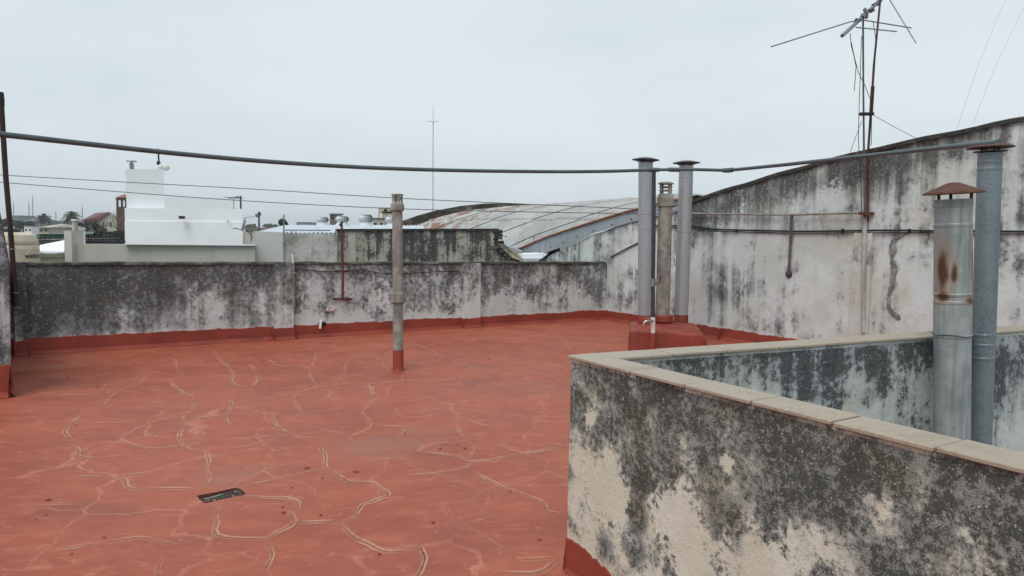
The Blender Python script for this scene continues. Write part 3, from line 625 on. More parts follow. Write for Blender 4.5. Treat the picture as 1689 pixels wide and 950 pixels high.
def rust_flue_mat():
    s = N('pale_grey_flue_with_rust'); p = s.pos; n1 = s.noise(p, 7, 6, .65); st = s.noise(s.vmul(p, (22, 22, 1.2)), 1.0, 6, .6); n3 = s.noise(p, 40, 5, .7)
    colr = s.mix(s.ss(n1, .35, .65), (.25, .27, .268), (.35, .368, .36)); colr = s.mix(s.ss(st, .46, .70, 0, .7), colr, (.13, .145, .15))
    colr = s.mix(s.math('MULTIPLY', s.ss(n3, .60, .70), s.ss(n1, .50, .62)), colr, (.07, .075, .078))
    for (x, y, Yr), rx, rz in (((1550, 455, 4.064), .040, .130), ((1574, 453, 4.028), .017, .065), ((1599, 435, 4.092), .045, .16), ((1552, 490, 4.064), .045, .030), ((1592, 496, 4.064), .04, .02), ((1597, 380, 4.092), .012, .08)):
        c = P(x, y, Yr); d = s.dist(s.vmul(p, (1, 1, rx / rz)), (c.x, c.y, c.z * rx / rz)); d = s.math('ADD', d, s.math('MULTIPLY', s.math('SUBTRACT', s.math('ADD', st, n1), 1.0), rx * 1.0))
        colr = s.mix(s.ss(d, rx * 2.2, rx * .7, 0, .55), colr, (.34, .20, .10)); colr = s.mix(s.ss(d, rx * 1.35, rx * .75, 0, .97), colr, s.mix(n3, (.040, .014, .012), (.13, .042, .022)))
    s.bump(n3, .15, .006); return s.fin(colr, s.lin(n1, .3, .7, .42, .6), .12, .4)
o, b, d = flue('flue_pipe', 'wide pale grey flue with rust patches and a rusty conical hat', 1572.5, 329, 1570, 716, 4.12, .0922, rust_flue_mat(), [339, 371, 485, 497, 553])
mb = MB(); cb = b + d * .028
mb.lathe(cb, [(0, .066), (.03, .062), (.148, .012), (.152, .002), (.142, .006), (.03, .046), (0, .048)], 30, (-.06, 0, 1), smooth=False); hat = mb.build('conical_hat', paint('rust_brown_hat', (.095, .040, .028), .4, .85, 12, .35), o)
for k in range(3):
    a_ = k * 2.094 - .9; mb = MB(); q = V(math.cos(a_), math.sin(a_), 0); mb.bar(b + q * .088 - d * .02, cb + q * .09 + V(0, 0, .03), .016, .005); mb.build('hat_strut', M_rust, hat)
mb = MB(); wy = 551
q = P(1571, wy, 4.12); mb.tube([q + V(math.cos(t_ * .262) * .0972, math.sin(t_ * .262) * .0972, .004 * math.sin(t_ * .9)) for t_ in range(25)], .004, 5, False); mb.build('tie_wire', M_wire, o)
o, b, d = flue('flue_pipe', 'slim blue-grey galvanised flue with a flat rusty disc cap', 1633, 253, 1616, 735, 4.36, .0617, M_galvblue, [268, 279, 552, 568, 590])
mb = MB(); cp = b + d * .035
mb.lathe(cp, [(0, .020), (.10, .012), (.122, 0), (.122, -.004), (.08, .002), (0, .004)], 30, d, smooth=False); hat = mb.build('disc_cap', paint('rusty_disc', (.085, .048, .038), .45, .8, 16, .3), o)
mb = MB(); mb.lathe(cp - d * .022, [(.030, .003), (.086, 0), (.086, -.004), (.030, -.003)], 28, d, smooth=False); mb.build('lower_disc', M_capdark, hat)
for k in range(4):
    a_ = k * 1.571 + .5; mb = MB(); q = V(math.cos(a_), math.sin(a_), 0) * .045; mb.bar(b + q - d * .02, cp + q + d * .006, .012, .004); mb.build('cap_strut', M_capdark, hat)

# ------------------------------------------------------------------ chimney cluster on its red plinth
YB = 10.05
pb = P(1098, 560, YB); pb.z = 0; PR = R(-9)
pl = thing('chimney_plinth', 'rounded red-painted plinth block carrying the chimney pipes', 'plinth', pb, PR)
PT = .335
bm = bmesh.new(); bmesh.ops.create_cube(bm, size=1.0)
for v in bm.verts: v.co = Vector((v.co.x * .98, v.co.y * 1.0, (v.co.z + .5) * PT))
bmesh.ops.subdivide_edges(bm, edges=bm.edges[:], cuts=9, use_grid_fill=True)
for v in bm.verts:
    x, y, z = v.co
    rr = .05 if x < 0 else .12
    if z > PT * .3:
        ex = max(0, abs(x) - (.49 - rr)); ey = max(0, abs(y) - (.50 - .05)); ez = max(0, z - (PT - rr))
        k = math.sqrt(ex * ex + ez * ez)
        if k > rr and ex > 0 and ez > 0: v.co.x = math.copysign(.49 - rr + ex * rr / k, x); v.co.z = PT - rr + ez * rr / k
    n_ = fbm(x * 4, y * 4, z * 4 + 3, 4) * .012; v.co += Vector((n_, n_ * .7, n_ * (1 if z > .05 else 0) * .9))
    if x > .15 and z > PT * .6 and y < -.3: v.co.z -= .025 * abs(fbm(x * 9, y * 9, 5, 3)) + .012
me = bpy.data.meshes.new('block'); bm.to_mesh(me); bm.free(); me.polygons.foreach_set('use_smooth', [True] * len(me.polygons))
M_plinth = paint('red_plinth_paint', (.265, .047, .028), .22, .62, 4, .35, dirt=(.16, .034, .024)); me.materials.append(M_plinth); link(bpy.data.objects.new('block', me), pl)
def stack(name, label, px, py_top, px_b, Y, rad, mat, joints, zb, redh):
    b_ = P(px, py_top, Y); a_ = P(px_b, 530, Y); a_.z = zb; d = (b_ - a_).normalized(); L = (b_ - a_).length
    o = thing(name, label, 'flue', a_)
    ys = [redh] + [((P(px, y, Y) - a_).dot(d)) for y in joints] + [L]; ys = sorted(ys)
    mb = MB(); mb.lathe(a_, [(rad * 1.25, 0), (rad * 1.07, .015), (rad * 1.03, redh), (rad * .9, redh + .002)], 26, d); mb.build('painted_foot', M_plinth, o)
    for i in range(len(ys) - 1):
        s0, s1 = ys[i], ys[i + 1]; r = rad * (1 + .012 * (i % 2)); mb = MB()
        mb.lathe(a_, [(r, s0), (r, s1 - .010), (r * 1.03, s1 - .006), (r * 1.03, s1), (r * .92, s1)], 26, d); mb.build('flue_section', mat, o)
    return o, a_, b_, d, L
for px, yt, pxb, Y, capx, lab, jj in ((1065, 268, 1064, 10.35, .185, 'galvanised flue with dark disc cap behind the tap riser', (353, 378)), (1132, 273, 1123, 10.60, .190, 'right-hand galvanised flue with dark disc cap on the red plinth', (293, 382))):
    zb_ = PT - .03 if px < 1100 else .02
    o, a_, b_, d, L = stack('flue_pipe', lab, px, yt, pxb, Y, .098, M_galv, jj, zb_, .15 if px < 1100 else .42)
    ax = (d + V(.05 if px < 1100 else -.02, 0, 0)).normalized(); cpos = b_ + d * .035
    mb = MB(); mb.lathe(cpos, [(0, .038), (.08, .03), (capx, .004), (capx, -.004), (.08, .008), (0, .01)], 30, ax, smooth=False); hat = mb.build('disc_cap', M_capdark, o)
    mb = MB(); mb.lathe(cpos - d * .018, [(.05, .002), (.125, 0), (.125, -.004), (.05, -.004)], 26, ax, smooth=False); mb.build('lower_disc', M_capdark, hat)
    for k in range(3):
        q = V(math.cos(k * 2.1), math.sin(k * 2.1), 0) * .07; mb = MB(); mb.bar(b_ + q - d * .02, cpos + q + d * .015, .02, .006); mb.build('cap_strut', M_capdark, hat)
def cowl(o, base, d, r, h):
    """slotted fibre-cement cowl: bell socket, ribs with open slots, lid"""
    mb = MB(); mb.lathe(base, [(r, -.01), (r * 1.32, .0), (r * 1.32, h * .30), (r * 1.28, h * .36), (r * 1.02, h * .52), (r * .85, h * .52)], 26, d); soc = mb.build('cowl_socket', M_asb, o)
    u = d.cross(V(0, 1, 0)).normalized(); v_ = d.cross(u)
    for k in range(4):
        a0 = k * math.pi / 2 + .22; pts = []
        for j in range(4):
            an = a0 + j * .17; pts.append(base + d * h * .50 + (u * math.cos(an) + v_ * math.sin(an)) * r * 1.02)
        for j in range(3, -1, -1):
            an = a0 + j * .17; pts.append(base + d * h * .50 + (u * math.cos(an) + v_ * math.sin(an)) * r * .82)
        mb = MB(); mb.prism(pts, d * h * .42); mb.build('cowl_rib', M_asb, soc)
    for fr_ in (.62, .76):
        mb = MB(); mb.lathe(base, [(r * .86, h * fr_), (r * 1.04, h * (fr_ + .02)), (r * 1.04, h * (fr_ + .06)), (r * .86, h * (fr_ + .07))], 26, d); mb.build('cowl_ring', M_asb, soc)
    mb = MB(); mb.lathe(base, [(r * .8, h * .90), (r * 1.24, h * .915), (r * 1.24, h * .955), (r * .9, h * 1.0), (0, h * 1.015)], 26, d); mb.build('cowl_lid', M_asb, soc)
# fibre-cement stack between them
b_ = P(1097.5, 340, 10.45); a_ = P(1092.5, 527, 10.45); d = (b_ - a_).normalized()
o = thing('flue_pipe', 'grey fibre-cement flue with slotted cowl between the two metal flues', 'flue', V(a_.x, a_.y, PT - .02))
a0 = a_ - d * ((a_.z - (PT - .02)) / d.z); L = (b_ - a0).length
mb = MB(); mb.lathe(a0, [(.103, .03), (.098, .12), (.095, L)], 26, d); mb.build('pipe', M_asb, o)
mb = MB(); mb.lathe(a0, [(.125, 0), (.130, .035), (.150, .05), (.150, .125), (.145, .135), (.08, .135)], 26, d); mb.build('painted_collar', M_plinth, o)
cowl(o, b_, d, .088, .33)
# single fibre-cement vent pipe standing in the terrace
b_ = P(655.5, 347, 8.40); a_ = F(657, 612); d = (b_ - a_).normalized(); L = (b_ - a_).length
o = thing('vent_pipe', 'lone grey fibre-cement vent pipe with slotted cowl standing in the red terrace', 'vent', a_)
h1 = (P(657, 577, 8.4) - a_).length; hc0 = (P(656.5, 497, 8.4) - a_).length; hc1 = (P(656.5, 484, 8.4) - a_).length
mb = MB(); mb.lathe(a_, [(.078, 0), (.066, .012), (.0615, .03), (.060, h1), (.055, h1 + .002)], 24, d); mb.build('painted_foot', M_plinth, o)
mb = MB(); mb.lathe(a_, [(.0585, h1 - .01), (.0585, hc0)], 24, d); mb.build('lower_pipe', M_asb, o)
mb = MB(); mb.lathe(a_, [(.060, hc0 - .028), (.079, hc0 - .008), (.080, hc1), (.076, hc1 + .008), (.057, hc1 + .008)], 24, d); mb.build('socket_collar', M_asb, o)
mb = MB(); mb.lathe(a_, [(.0585, hc1), (.0565, L)], 24, d); mb.build('upper_pipe', M_asb, o)
cowl(o, b_, d, .0565, .185)

# ------------------------------------------------------------------ water riser, tap and the long overhead pipe
YR = 9.50
rs = thing('tap_riser', 'dark water riser with a brass tap on the red plinth', 'tap', P(1077, 560, YR))
rs.location.z = .0
mb = MB(); mb.tube([P(1077, 524, YR), P(1077, 470, YR), P(1078, 400, YR), P(1078.5, 280, YR)], .026, 12); mb.build('riser', M_riser, rs)
q = P(1077, 560, YR); q0 = Vector((q.x, q.y, .0)); mb = MB(); mb.tube([P(1077, 549, YR), P(1077, 523, YR)], .030, 12); mb.build('sleeve', M_white, rs)
mb = MB(); mb.tube([q0, P(1077, 549, YR)], .034, 12); mb.build('painted_foot', M_plinth, rs)
mb = MB(); tp = P(1077, 529, YR - .02)
mb.tube([tp, tp + V(-.05, -.05, .004), tp + V(-.105, -.07, .0), tp + V(-.125, -.075, -.02), tp + V(-.128, -.075, -.065)], [.016, .017, .016, .014, .013], 10); tapb = mb.build('tap_body', M_chrome, rs)
mb = MB(); k_ = tp + V(-.075, -.06, .0); mb.tube([k_, k_ + V(0, 0, .042)], .009, 8); mb.bar(k_ + V(-.04, 0, .045), k_ + V(.035, 0, .045), .014, .009); mb.build('tap_handle', M_chrome, tapb)
mb = MB(); v0 = P(1077, 466, YR); mb.tube([v0 + V(0, 0, -.05), v0 + V(0, 0, .05)], .036, 12); mb.build('stopcock', M_steel, rs)
mb = MB(); mb.bar(v0 + V(.02, -.03, -.01), v0 + V(.09, -.04, .0), .012, .01); mb.bar(v0 + V(.085, -.04, -.005), v0 + V(.088, -.04, .10), .016, .008); mb.build('stopcock_lever', M_rust, rs)
op = thing('overhead_pipe', 'long grey water pipe sagging overhead across the whole terrace', 'pipe', P(1078, 281, YR))
def YL(px): return 4.9 + (YR - 4.9) * max(0, (px + 20) / 1098.0)
pl_ = [(-160, 206), (0, 221.5), (150, 238), (300, 254), (450, 267), (600, 276), (750, 281), (900, 283), (1000, 282.5), (1078, 280)]
path = cat_curve([P(x, y, YL(x)) for x, y in pl_], .12)
mb = MB(); mb.tube(path, .0200, 12); mb.build('left_run', M_pipe, op)
def YQ(px): return YR + (4.78 - YR) * (px - 1078) / (1640 - 1078)
pr_ = [(1078, 280), (1140, 279.5), (1200, 281), (1205, 280.5), (1300, 271), (1420, 258), (1520, 247), (1600, 238.5), (1648, 234)]
path = cat_curve([P(x, y, YQ(x)) for x, y in pr_], .12)
mb = MB(); mb.tube(path, .0185, 12); mb.build('right_run', M_pipe, op)
for x, y, Yf in ((1078, 280, YR), (1112, 279.8, YQ(1112)), (1200, 281, YQ(1200))):
    mb = MB(); q = P(x, y, Yf); mb.tube([q + V(-.07, 0, 0), q + V(.07, -.0, 0)] if x < 1190 else [P(1194, 281, YQ(1194)), q, P(1208, 280.2, YQ(1208))], .027, 12); mb.build('coupling', M_pipe, op)

# ------------------------------------------------------------------ floor gully
gul = thing('floor_gully', 'small dark rectangular drain grate sunk into the red floor', 'drain', GC + V(0, 0, -.05))
mb = MB()
for i in range(NG):
    a_, b_ = gq[i], gq[(i + 1) % NG]; out = ((a_ + b_) / 2 - GC).normalized() * .012
    mb.hexa([a_ + V(0, 0, -.09), b_ + V(0, 0, -.09), b_ + out + V(0, 0, -.09), a_ + out + V(0, 0, -.09), a_ + V(0, 0, -.0015), b_ + V(0, 0, -.0015), b_ + out + V(0, 0, -.0015), a_ + out + V(0, 0, -.0015)])
mb.build('pit_lining', paint('gully_lining', (.14, .05, .035), .5, .9, 12, .4), gul)
mb = MB(); mb.prism([p + V(0, 0, -.088) for p in gq], (0, 0, -.01)); mb.build('pit_bottom', M_dark, gul)
M_grate = paint('sooty_cast_iron', (.050, .040, .034), .6, .85, 30, .4, .1, .5, dirt=(.12, .09, .07)); zg = -.018
def gp(a, b, z=zg): return GC + g_u * (a * .97 + b * .06) + g_n * (b + .004 - a * .05) + V(0, 0, z + a * .05)
for s_ in (-1, 1):
    mb = MB(); mb.bar(gp(-.112, s_ * .044), gp(.112, s_ * .044), .016, .012); mb.build('grate_rail', M_grate, gul)
    mb = MB(); mb.bar(gp(s_ * .108, -.036), gp(s_ * .108, .036), .018, .012); mb.build('grate_end', M_grate, gul)
mb = MB(); mb.bar(gp(-.10, 0), gp(.10, 0), .026, .010); mb.build('grate_rail', M_grate, gul)
for k in range(9):
    x = -.085 + k * .0212
    for s_ in (-1, 1):
        mb = MB(); mb.bar(gp(x, s_ * .013), gp(x + .002, s_ * .037), .0095, .011); mb.build('grate_bar', M_grate, gul)
mb = MB(); mb.tube([gp(-.09, .03, -.012), gp(-.05, .022, -.010), gp(-.01, .034, -.012), gp(.02, .038, -.013)], .0022, 5); mb.build('straw', M_white, gul)
for k in range(16):
    mb = MB(); c_ = gp(-.098 + rng.uniform(0, .05) + (.15 if k > 11 else 0), rng.uniform(-.055, .03), -.010); mb.prism([c_ + g_u * (rng.uniform(.004, .012) * math.cos(j * 1.3 + k)) + g_n * (rng.uniform(.003, .009) * math.sin(j * 1.3 + k)) for j in range(5)], (0, 0, .006)); mb.build('debris', (M_cem, M_skirt, M_rust)[k % 3], gul)

# ------------------------------------------------------------------ left edge: raked pier and maroon pole
pe = F(18, 655)
lp = thing('wall_pier', 'dark stained wall pier with raked top at the left edge', 'wall', pe)
M_pier = plaster('pier_plaster', (.42, .42, .44), (.17, .17, .18), (.024, .025, .028), bias=.09, streak=.8, seed=17, sc=2)
prof = [P(17.5, 640, pe.y), P(16.5, 436, pe.y), P(8, 390, pe.y), P(0, 347, pe.y), P(-30, 300, pe.y), P(-160, 260, pe.y), P(-160, 640, pe.y)]
prof[0].z = -.1; prof[-1].z = -.1
mb = MB(); mb.prism(prof, V(-.27, .36, 0)); mb.build('pier_body', M_pier, lp, bevel=.012)
skirt_mesh(F(-160, 655), pe + V(.006, 0, 0), V(0, .2, 0), .30, seed=51, amp=.015).build('skirting', M_skirt, lp)
skirt_mesh(pe + V(.004, -.01, 0), pe + V(-.26, .36, 0), V(-.2, -.1, 0), .30, seed=52, amp=.015, off=.008).build('skirting', M_skirt, lp)
lw0 = A - UB * .03 - NB * .02; lw1 = pe + V(-.34, .37, 0)
lw = thing('side_wall', 'low dark left side wall behind the raked pier', 'wall', lw0)
wall_mesh(lw1, lw0, Vector((-.85, -.5, 0)) * .2, -.1, 1.05, seed=53).build('wall_body', M_back, lw)
skirt_mesh(lw1, lw0, Vector((-.85, -.5, 0)) * .1, .21, seed=54).build('skirting', M_skirt, lw)
lf = thing('side_wall', 'left parapet of the terrace running towards the camera in front of the raked pier', 'wall', V(-5.35, 6.8, 0))
wall_mesh(V(-5.35, -4.9, 0), V(-5.35, 6.85, 0), V(-.2, 0, 0), -.1, 1.12, seed=55).build('wall_body', M_back, lf)
skirt_mesh(V(-5.35, -4.9, 0), V(-5.35, 6.85, 0), V(-.1, 0, 0), .2, seed=56).build('skirting', M_skirt, lf)
mp_ = thing('leaning_pole', 'dark maroon steel pole at the left end of the back parapet', 'pole', BW(26, 505, .16))
mb = MB(); mb.tube([BW(26, 505, .14), BW(19, 400, .14), BW(9.5, 290, .14), BW(2, 170, .14)], .0290, 12); mb.build('pole', M_maroon, mp_)
mb = MB(); mb.tube([BW(2, 176, .14), BW(1.6, 164, .14), BW(1.2, 152, .14)], [.034, .036, .030], 12); mb.build('pole_cap', M_black, mp_)
for y in (411, 483):
    mb = MB(); x = 26 - (505 - y) * .065; mb.bar(BW(x - 7, y, .02), BW(x + 3, y, .20), .05, .012); mb.build('bracket', M_steel, mp_)

# ------------------------------------------------------------------ TV aerials on the gable wall
YM = RW(1425, 300).y - .12
def M(px, py, dy=0.0): return P(px, py, YM + dy)
ta = thing('tv_aerial', 'old ragged TV aerial on a straight rusty mast on the gable wall', 'aerial', M(1427, 352))
mb = MB(); mb.tube([M(1427, 360), M(1425, 250), M(1424, 150), M(1423.5, 30)], [.013, .012, .011, .011], 9); mb.build('mast', paint('mast_steel', (.11, .085, .08), .4, .7, 9, .2), ta)
mb = MB(); mb.tube([M(1389, 59, -.5), M(1423, 28, 0), M(1456, -4, .5), M(1470, -18, .7)], .022, 8); boom = mb.build('boom', M_steel, ta)
for k in range(16):        # perished foil and clips wrapped round the boom
    t_ = rng.random(); q = M(1396, 52, -.4).lerp(M(1458, -6, .5), t_); mb = MB()
    pts = [q + V(rng.uniform(-.045, .045), rng.uniform(-.05, .05), rng.uniform(-.045, .045)) for _ in range(4)]
    mb.tube(cat_curve(pts, .03), [rng.uniform(.006, .014)] * len(cat_curve(pts, .03)), 5); mb.build('wrapped_wire', rng.choice([M_black, M_steel, M_wire]), boom)
for a_, b_ in (((1272, 77, -.9), (1402, 36, -.25)), ((1402, 36, -.25), (1424, 33, -.1)), ((1424, 33, -.1), (1503, 46, .3)), ((1412, 45, -.3), (1479, 52, .1)), ((1466, -3, .6), (1511, 71, .2))):
    mb = MB(); mb.tube([M(*a_), M(*b_)], .0075, 7); mb.build('element', M_steel, ta)
for pts in ([(1402, 55, -.3), (1404, 75, -.2), (1412, 110), (1409, 150)], [(1404, 70), (1416, 120), (1436, 165), (1437, 240)], [(1440, 36), (1444, 60), (1444, 90), (1430, 300)], [(1421, 60), (1419, 120), (1416, 230), (1420, 300), (1421, 352)]):
    mb = MB(); mb.tube(cat_curve([M(*q) for q in pts], .15), .0042, 5); mb.build('lead', M_black, ta)
t2 = thing('aerial_mast', 'rusty two-piece mast leaning beside the straight aerial mast', 'mast', M(1432, 360, .05))
mb = MB(); mb.tube([M(1431, 365, .05), M(1431, 260, .05), M(1439, 145, .05)], .013, 9); mb.build('lower_mast', M_redpole, t2)
mb = MB(); mb.tube([M(1437.5, 165, .03), M(1441, 110, .03), M(1453, -10, .03)], .012, 9); mb.build('upper_mast', M_redpole, t2)
mb = MB(); mb.tube([M(1436.5, 190, .04), M(1439.5, 142, .04)], .022, 9); mb.build('sleeve', M_rust, t2)
mb = MB(); mb.bar(M(1418, 188, -.02), M(1440, 188, -.0), .05, .035); mb.build('clamp', M_black, t2)
mb = MB(); mb.bar(M(1418, 352, -.03), M(1440, 352, -.0), .05, .035); mb.bar(RW(1424, 352, .0), M(1424, 352), .05, .035); mb.build('wall_bracket', M_rust, t2)
for lab, pts in (('thin guy wire from the aerial mast down to the right', [(1440, 190), (1480, 212), (1511, 228, .3)]), ('thin guy wire from the aerial mast down to the left', [(1421, 200), (1408, 235), (1400, 258, .1)])):
    mb = MB(); mb.tube([M(*q) for q in pts], .0035, 5); tag(mb.build('guy_wire', M_wire, origin=None), lab, 'wire')
for i, (a_, b_) in enumerate((((1662, -10), (1577, 216)), ((1690, 10), (1604, 206)))):
    mb = MB(); mb.tube(cat_curve([P(*a_, 11), P((a_[0] + b_[0]) / 2 - 4, (a_[1] + b_[1]) / 2, 10), P(*b_, 9.2)], .4), .0013, 4); tag(mb.build('stay_wire', M_wire), ('faint stay wire crossing the sky above the gable wall, left one', 'faint stay wire crossing the sky at the top right corner')[i], 'wire')

# ------------------------------------------------------------------ ground
def ground_mat():
    s = N('town_ground'); n1 = s.noise(s.pos, .03, 6, .6); n2 = s.noise(s.pos, .4, 5, .6)
    c = s.mix(s.ss(n1, .4, .6), (.10, .10, .085), (.07, .085, .05)); c = s.mix(s.ss(n2, .5, .7), c, (.16, .15, .135)); return s.fin(c, .95)
mb = MB(); mb.add([(-2000, -500, ROOFZ), (2000, -500, ROOFZ), (2000, 3000, ROOFZ), (-2000, 3000, ROOFZ)], [(0, 1, 2, 3)])
tag(mb.build('ground', ground_mat()), kind='structure')

def slab(name, mat, parent, x0, x1, yt, Y, depth, zb=ROOFZ, yt1=None, Y1=None, bevel=0.0, skew=False):
    """upright block whose front face spans photo columns x0..x1 at distance Y (Y1 at its right end), real depth behind"""
    Y1 = Y if Y1 is None else Y1; yt1 = yt if yt1 is None else yt1
    a = P(x0, yt, Y); b = P(x1, yt1, Y1); mb = MB(); dv = Vector((-(b - a).y, (b - a).x, 0)).normalized() * depth
    if skew: dv = Vector((a.x + b.x, a.y + b.y, 0)).normalized() * depth
    a0 = Vector((a.x, a.y, zb)); b0 = Vector((b.x, b.y, zb))
    mb.hexa([a0, b0, b0 + dv, a0 + dv, a, b, b + dv, a + dv]); return mb.build(name, mat, parent, bevel=bevel)
def base_of(x0, x1, Y): p = P((x0 + x1) / 2, 400, Y); return V(p.x, p.y, ROOFZ)

M_wht = paint('bright_white_paint', (.80, .82, .83), .04, .7, 1.5, .06)
M_whtedge = paint('white_trim', (.74, .76, .78), .06, .7, 3, .06)
M_beige = paint('beige_render', (.44, .43, .385), .06, .85, 1.2, .12, dirt=(.39, .38, .335))
M_pale = plaster('pale_grey_render', (.56, .55, .515), (.40, .39, .365), (.12, .12, .11), bias=-.16, seed=25, streak=.6, zt=((-1, -.05), (1.2, -.02), (1.45, .16), (1.6, .22)))
M_stain = plaster('yellow_grey_streaked_render', (.46, .44, .365), (.30, .29, .245), (.018, .018, .021), bias=-.30, seed=26, streak=1.5, light2=(.35, .335, .265), film=(-.2, .2), black=(.05, .25), grain=.3, zt=((-.5, -.10), (1.0, -.10), (1.2, -.02), (1.38, .14), (1.58, .46)), sc=1.0)
M_iron = paint('dark_railing', (.025, .024, .03), .4, .6, 8, .1)
M_roofsheet = None
def vault_mat():
    s = N('weathered_zinc_sheet'); p = s.pos; n1 = s.noise(p, .35, 5, .6); st = s.noise(s.vmul(p, (2.2, .5, .5)), 1.0, 6, .65); n2 = s.noise(p, 6, 6, .65)
    c = s.mix(s.ss(n1, .35, .65), (.38, .405, .395), (.47, .485, .465)); c = s.mix(s.ss(n2, .5, .75, 0, .4), c, (.30, .325, .33))
    y = s.xyz(p)[1]; x = s.xyz(p)[0]
    far = s.ss(y, 19, 29); rf = s.math('MULTIPLY', s.ss(s.math('ADD', st, s.math('MULTIPLY', n2, .35)), .62, .74), s.lin(far, 0, 1, .22, 1.0))
    c = s.mix(rf, c, s.mix(n2, (.14, .055, .035), (.30, .15, .09))); s.bump(n2, .1, .01); return s.fin(c, .55, .15, .4)
M_vault = vault_mat()
M_flash = sheet_metal('blue_grey_flashing', (.33, .375, .405), .05, .5, .35, 6, .5, dirt=.35)
M_rustedge = paint('rust_orange_edge', (.24, .085, .04), .4, .85, 9, .3)
M_ltblue = paint('pale_blue_sheet_roof', (.52, .58, .62), .12, .6, 1.2, .1)

# ------------------------------------------------------------------ vaulted metal roof over the gable wall
near_px = [(0, 858, 412), (.25, 905, 392), (.5, 975, 369), (.7, 1056, 345), (.85, 1105, 334), (1, 1150, 325)]
far_px = [(0, 640, 400), (.3, 664, 380), (.5, 700, 366), (.7, 758, 351), (.85, 825, 343), (1, 893, 342)]
def crv(tab, v):
    for a, b in zip(tab[:-1], tab[1:]):
        if v <= b[0]:
            k = (v - a[0]) / (b[0] - a[0]); return a[1] + (b[1] - a[1]) * k, a[2] + (b[2] - a[2]) * k
    return tab[-1][1:]
def Nv(v): x, y = crv(near_px, v); p = RW(x, y, -.02); return p
def Fv(v): x, y = crv(far_px, v); return P(x, y, 33.0)
def smoothc(fn):
    tab = [fn(i / 40) for i in range(41)]
    for _ in range(6): tab = [tab[0]] + [(tab[i - 1] + tab[i] * 2 + tab[i + 1]) / 4 for i in range(1, 40)] + [tab[40]]
    return lambda v: tab[min(39, int(v * 40))].lerp(tab[min(39, int(v * 40)) + 1], v * 40 - min(39, int(v * 40)))
Ns, Fs = smoothc(Nv), smoothc(Fv)
vr = thing('vaulted_roof', 'big curved corrugated metal roof with rust beyond the gable wall', 'roof', V(Ns(0).x, Ns(0).y, ROOFZ))
def S(u, v):
    if v <= 1: return Ns(v).lerp(Fs(v), u)
    e = Ns(1).lerp(Fs(1), u); k = v - 1; return e + V(.855, .52, 0) * 7 * k + V(0, 0, -1.6 * k * k - .5 * k)
VS = .52
ug = [0] ; 
for i in range(9): ug.append(ug[-1] + (.045 + .012 * i))
ug = [q / ug[-1] for q in ug]
for i in range(9):
    for j, (v0, v1, lift) in enumerate(((0, VS + .012, 0.0), (VS, 1.0, .035), (1.0, 2.0, .034))):
        mb = MB(); nu = 36; nvv = 14; g = .0006
        vs = []
        for a in range(nu + 1):
            u = ug[i] + g + (ug[i + 1] - ug[i] - 2 * g) * a / nu
            for b in range(nvv + 1):
                v = v0 + (v1 - v0) * b / nvv; p = S(u, v); cor = .028 * math.sin(a / nu * math.pi * 2 * 9)
                vs.append(p + V(0, 0, lift + cor + .03 * (i % 2)))
        k = nvv + 1; mb.add(vs, [(a * k + b, (a + 1) * k + b, (a + 1) * k + b + 1, a * k + b + 1) for a in range(nu) for b in range(nvv)], True)
        mb.build('roof_sheet', M_vault, vr, recalc=False)
for k in range(11):          # fixing bolts across the lower sheets
    u = .005 + .033 * k * (1 + .02 * k)
    for v in (.22,):
        mb = MB(); q = S(u, v) + V(0, 0, .02); mb.lathe(q, [(.028, -.005), (.026, .012), (.010, .022), (0, .024)], 8); mb.build('roof_bolt', M_capdark, vr)
# two-strip edge flashing with lapped pieces, rusty rim
n = 12
for i in range(n):
    v0, v1 = .0 + i / n * .98, (i + 1.02) / n * .98
    wd_ = interp(((0, 1.75), (.3, 1.7), (.5, 1.15), (1, 1)), v0)
    for k, (h0, h1, off) in enumerate(((-.005, -.085 * wd_, .035), (-.078 * wd_, -.172 * wd_, .048))):
        p0, p1 = Ns(v0), Ns(v1); mb = MB(); o_ = -NR * (off + .005 * (i % 2))
        mb.hexa([p0 + o_ + V(0, 0, h1), p1 + o_ + V(0, 0, h1), p1 + o_ + NR * .004 + V(0, 0, h1), p0 + o_ + NR * .004 + V(0, 0, h1), p0 + o_ + V(0, 0, h0), p1 + o_ + V(0, 0, h0), p1 + o_ + NR * .004 + V(0, 0, h0), p0 + o_ + NR * .004 + V(0, 0, h0)])
        fl = mb.build('flashing_strip', M_flash, vr)
        if k:
            mb = MB(); mb.lathe(p0.lerp(p1, .3) + o_ + V(0, 0, (h0 + h1) / 2), [(.017, 0), (.014, .010), (0, .012)], 8, -NR); mb.build('rivet', M_capdark, fl)
    p0, p1 = Ns(v0), Ns(v1); mb = MB(); mb.bar(p0 - NR * .045 + V(0, 0, .012 + .006 * rng.random()), p1 - NR * .045 + V(0, 0, .012 + .006 * rng.random()), .05, .028); mb.build('roof_rim', M_rustedge, vr)
# valley pieces at the foot
for (pts, mt, h) in (([(832, 404), (860, 415), (858, 422), (846, 419)], M_flash, 15.4), ([(853, 420), (905, 418), (893, 427), (862, 427)], M_wht, 15.3), ([(862, 426), (893, 426), (880, 437), (867, 437)], M_ltblue, 15.2)):
    mb = MB(); mb.prism([P(x, y, h) for x, y in pts], (0, .35, .02)); mb.build('valley_sheet', mt, vr)
for k in range(4):
    mb = MB(); x = 872 + k * 6; mb.bar(P(x - 3, 428, 15.15), P(x + 3, 433, 15.15), .02, .01); mb.build('valley_seam', M_iron, vr)
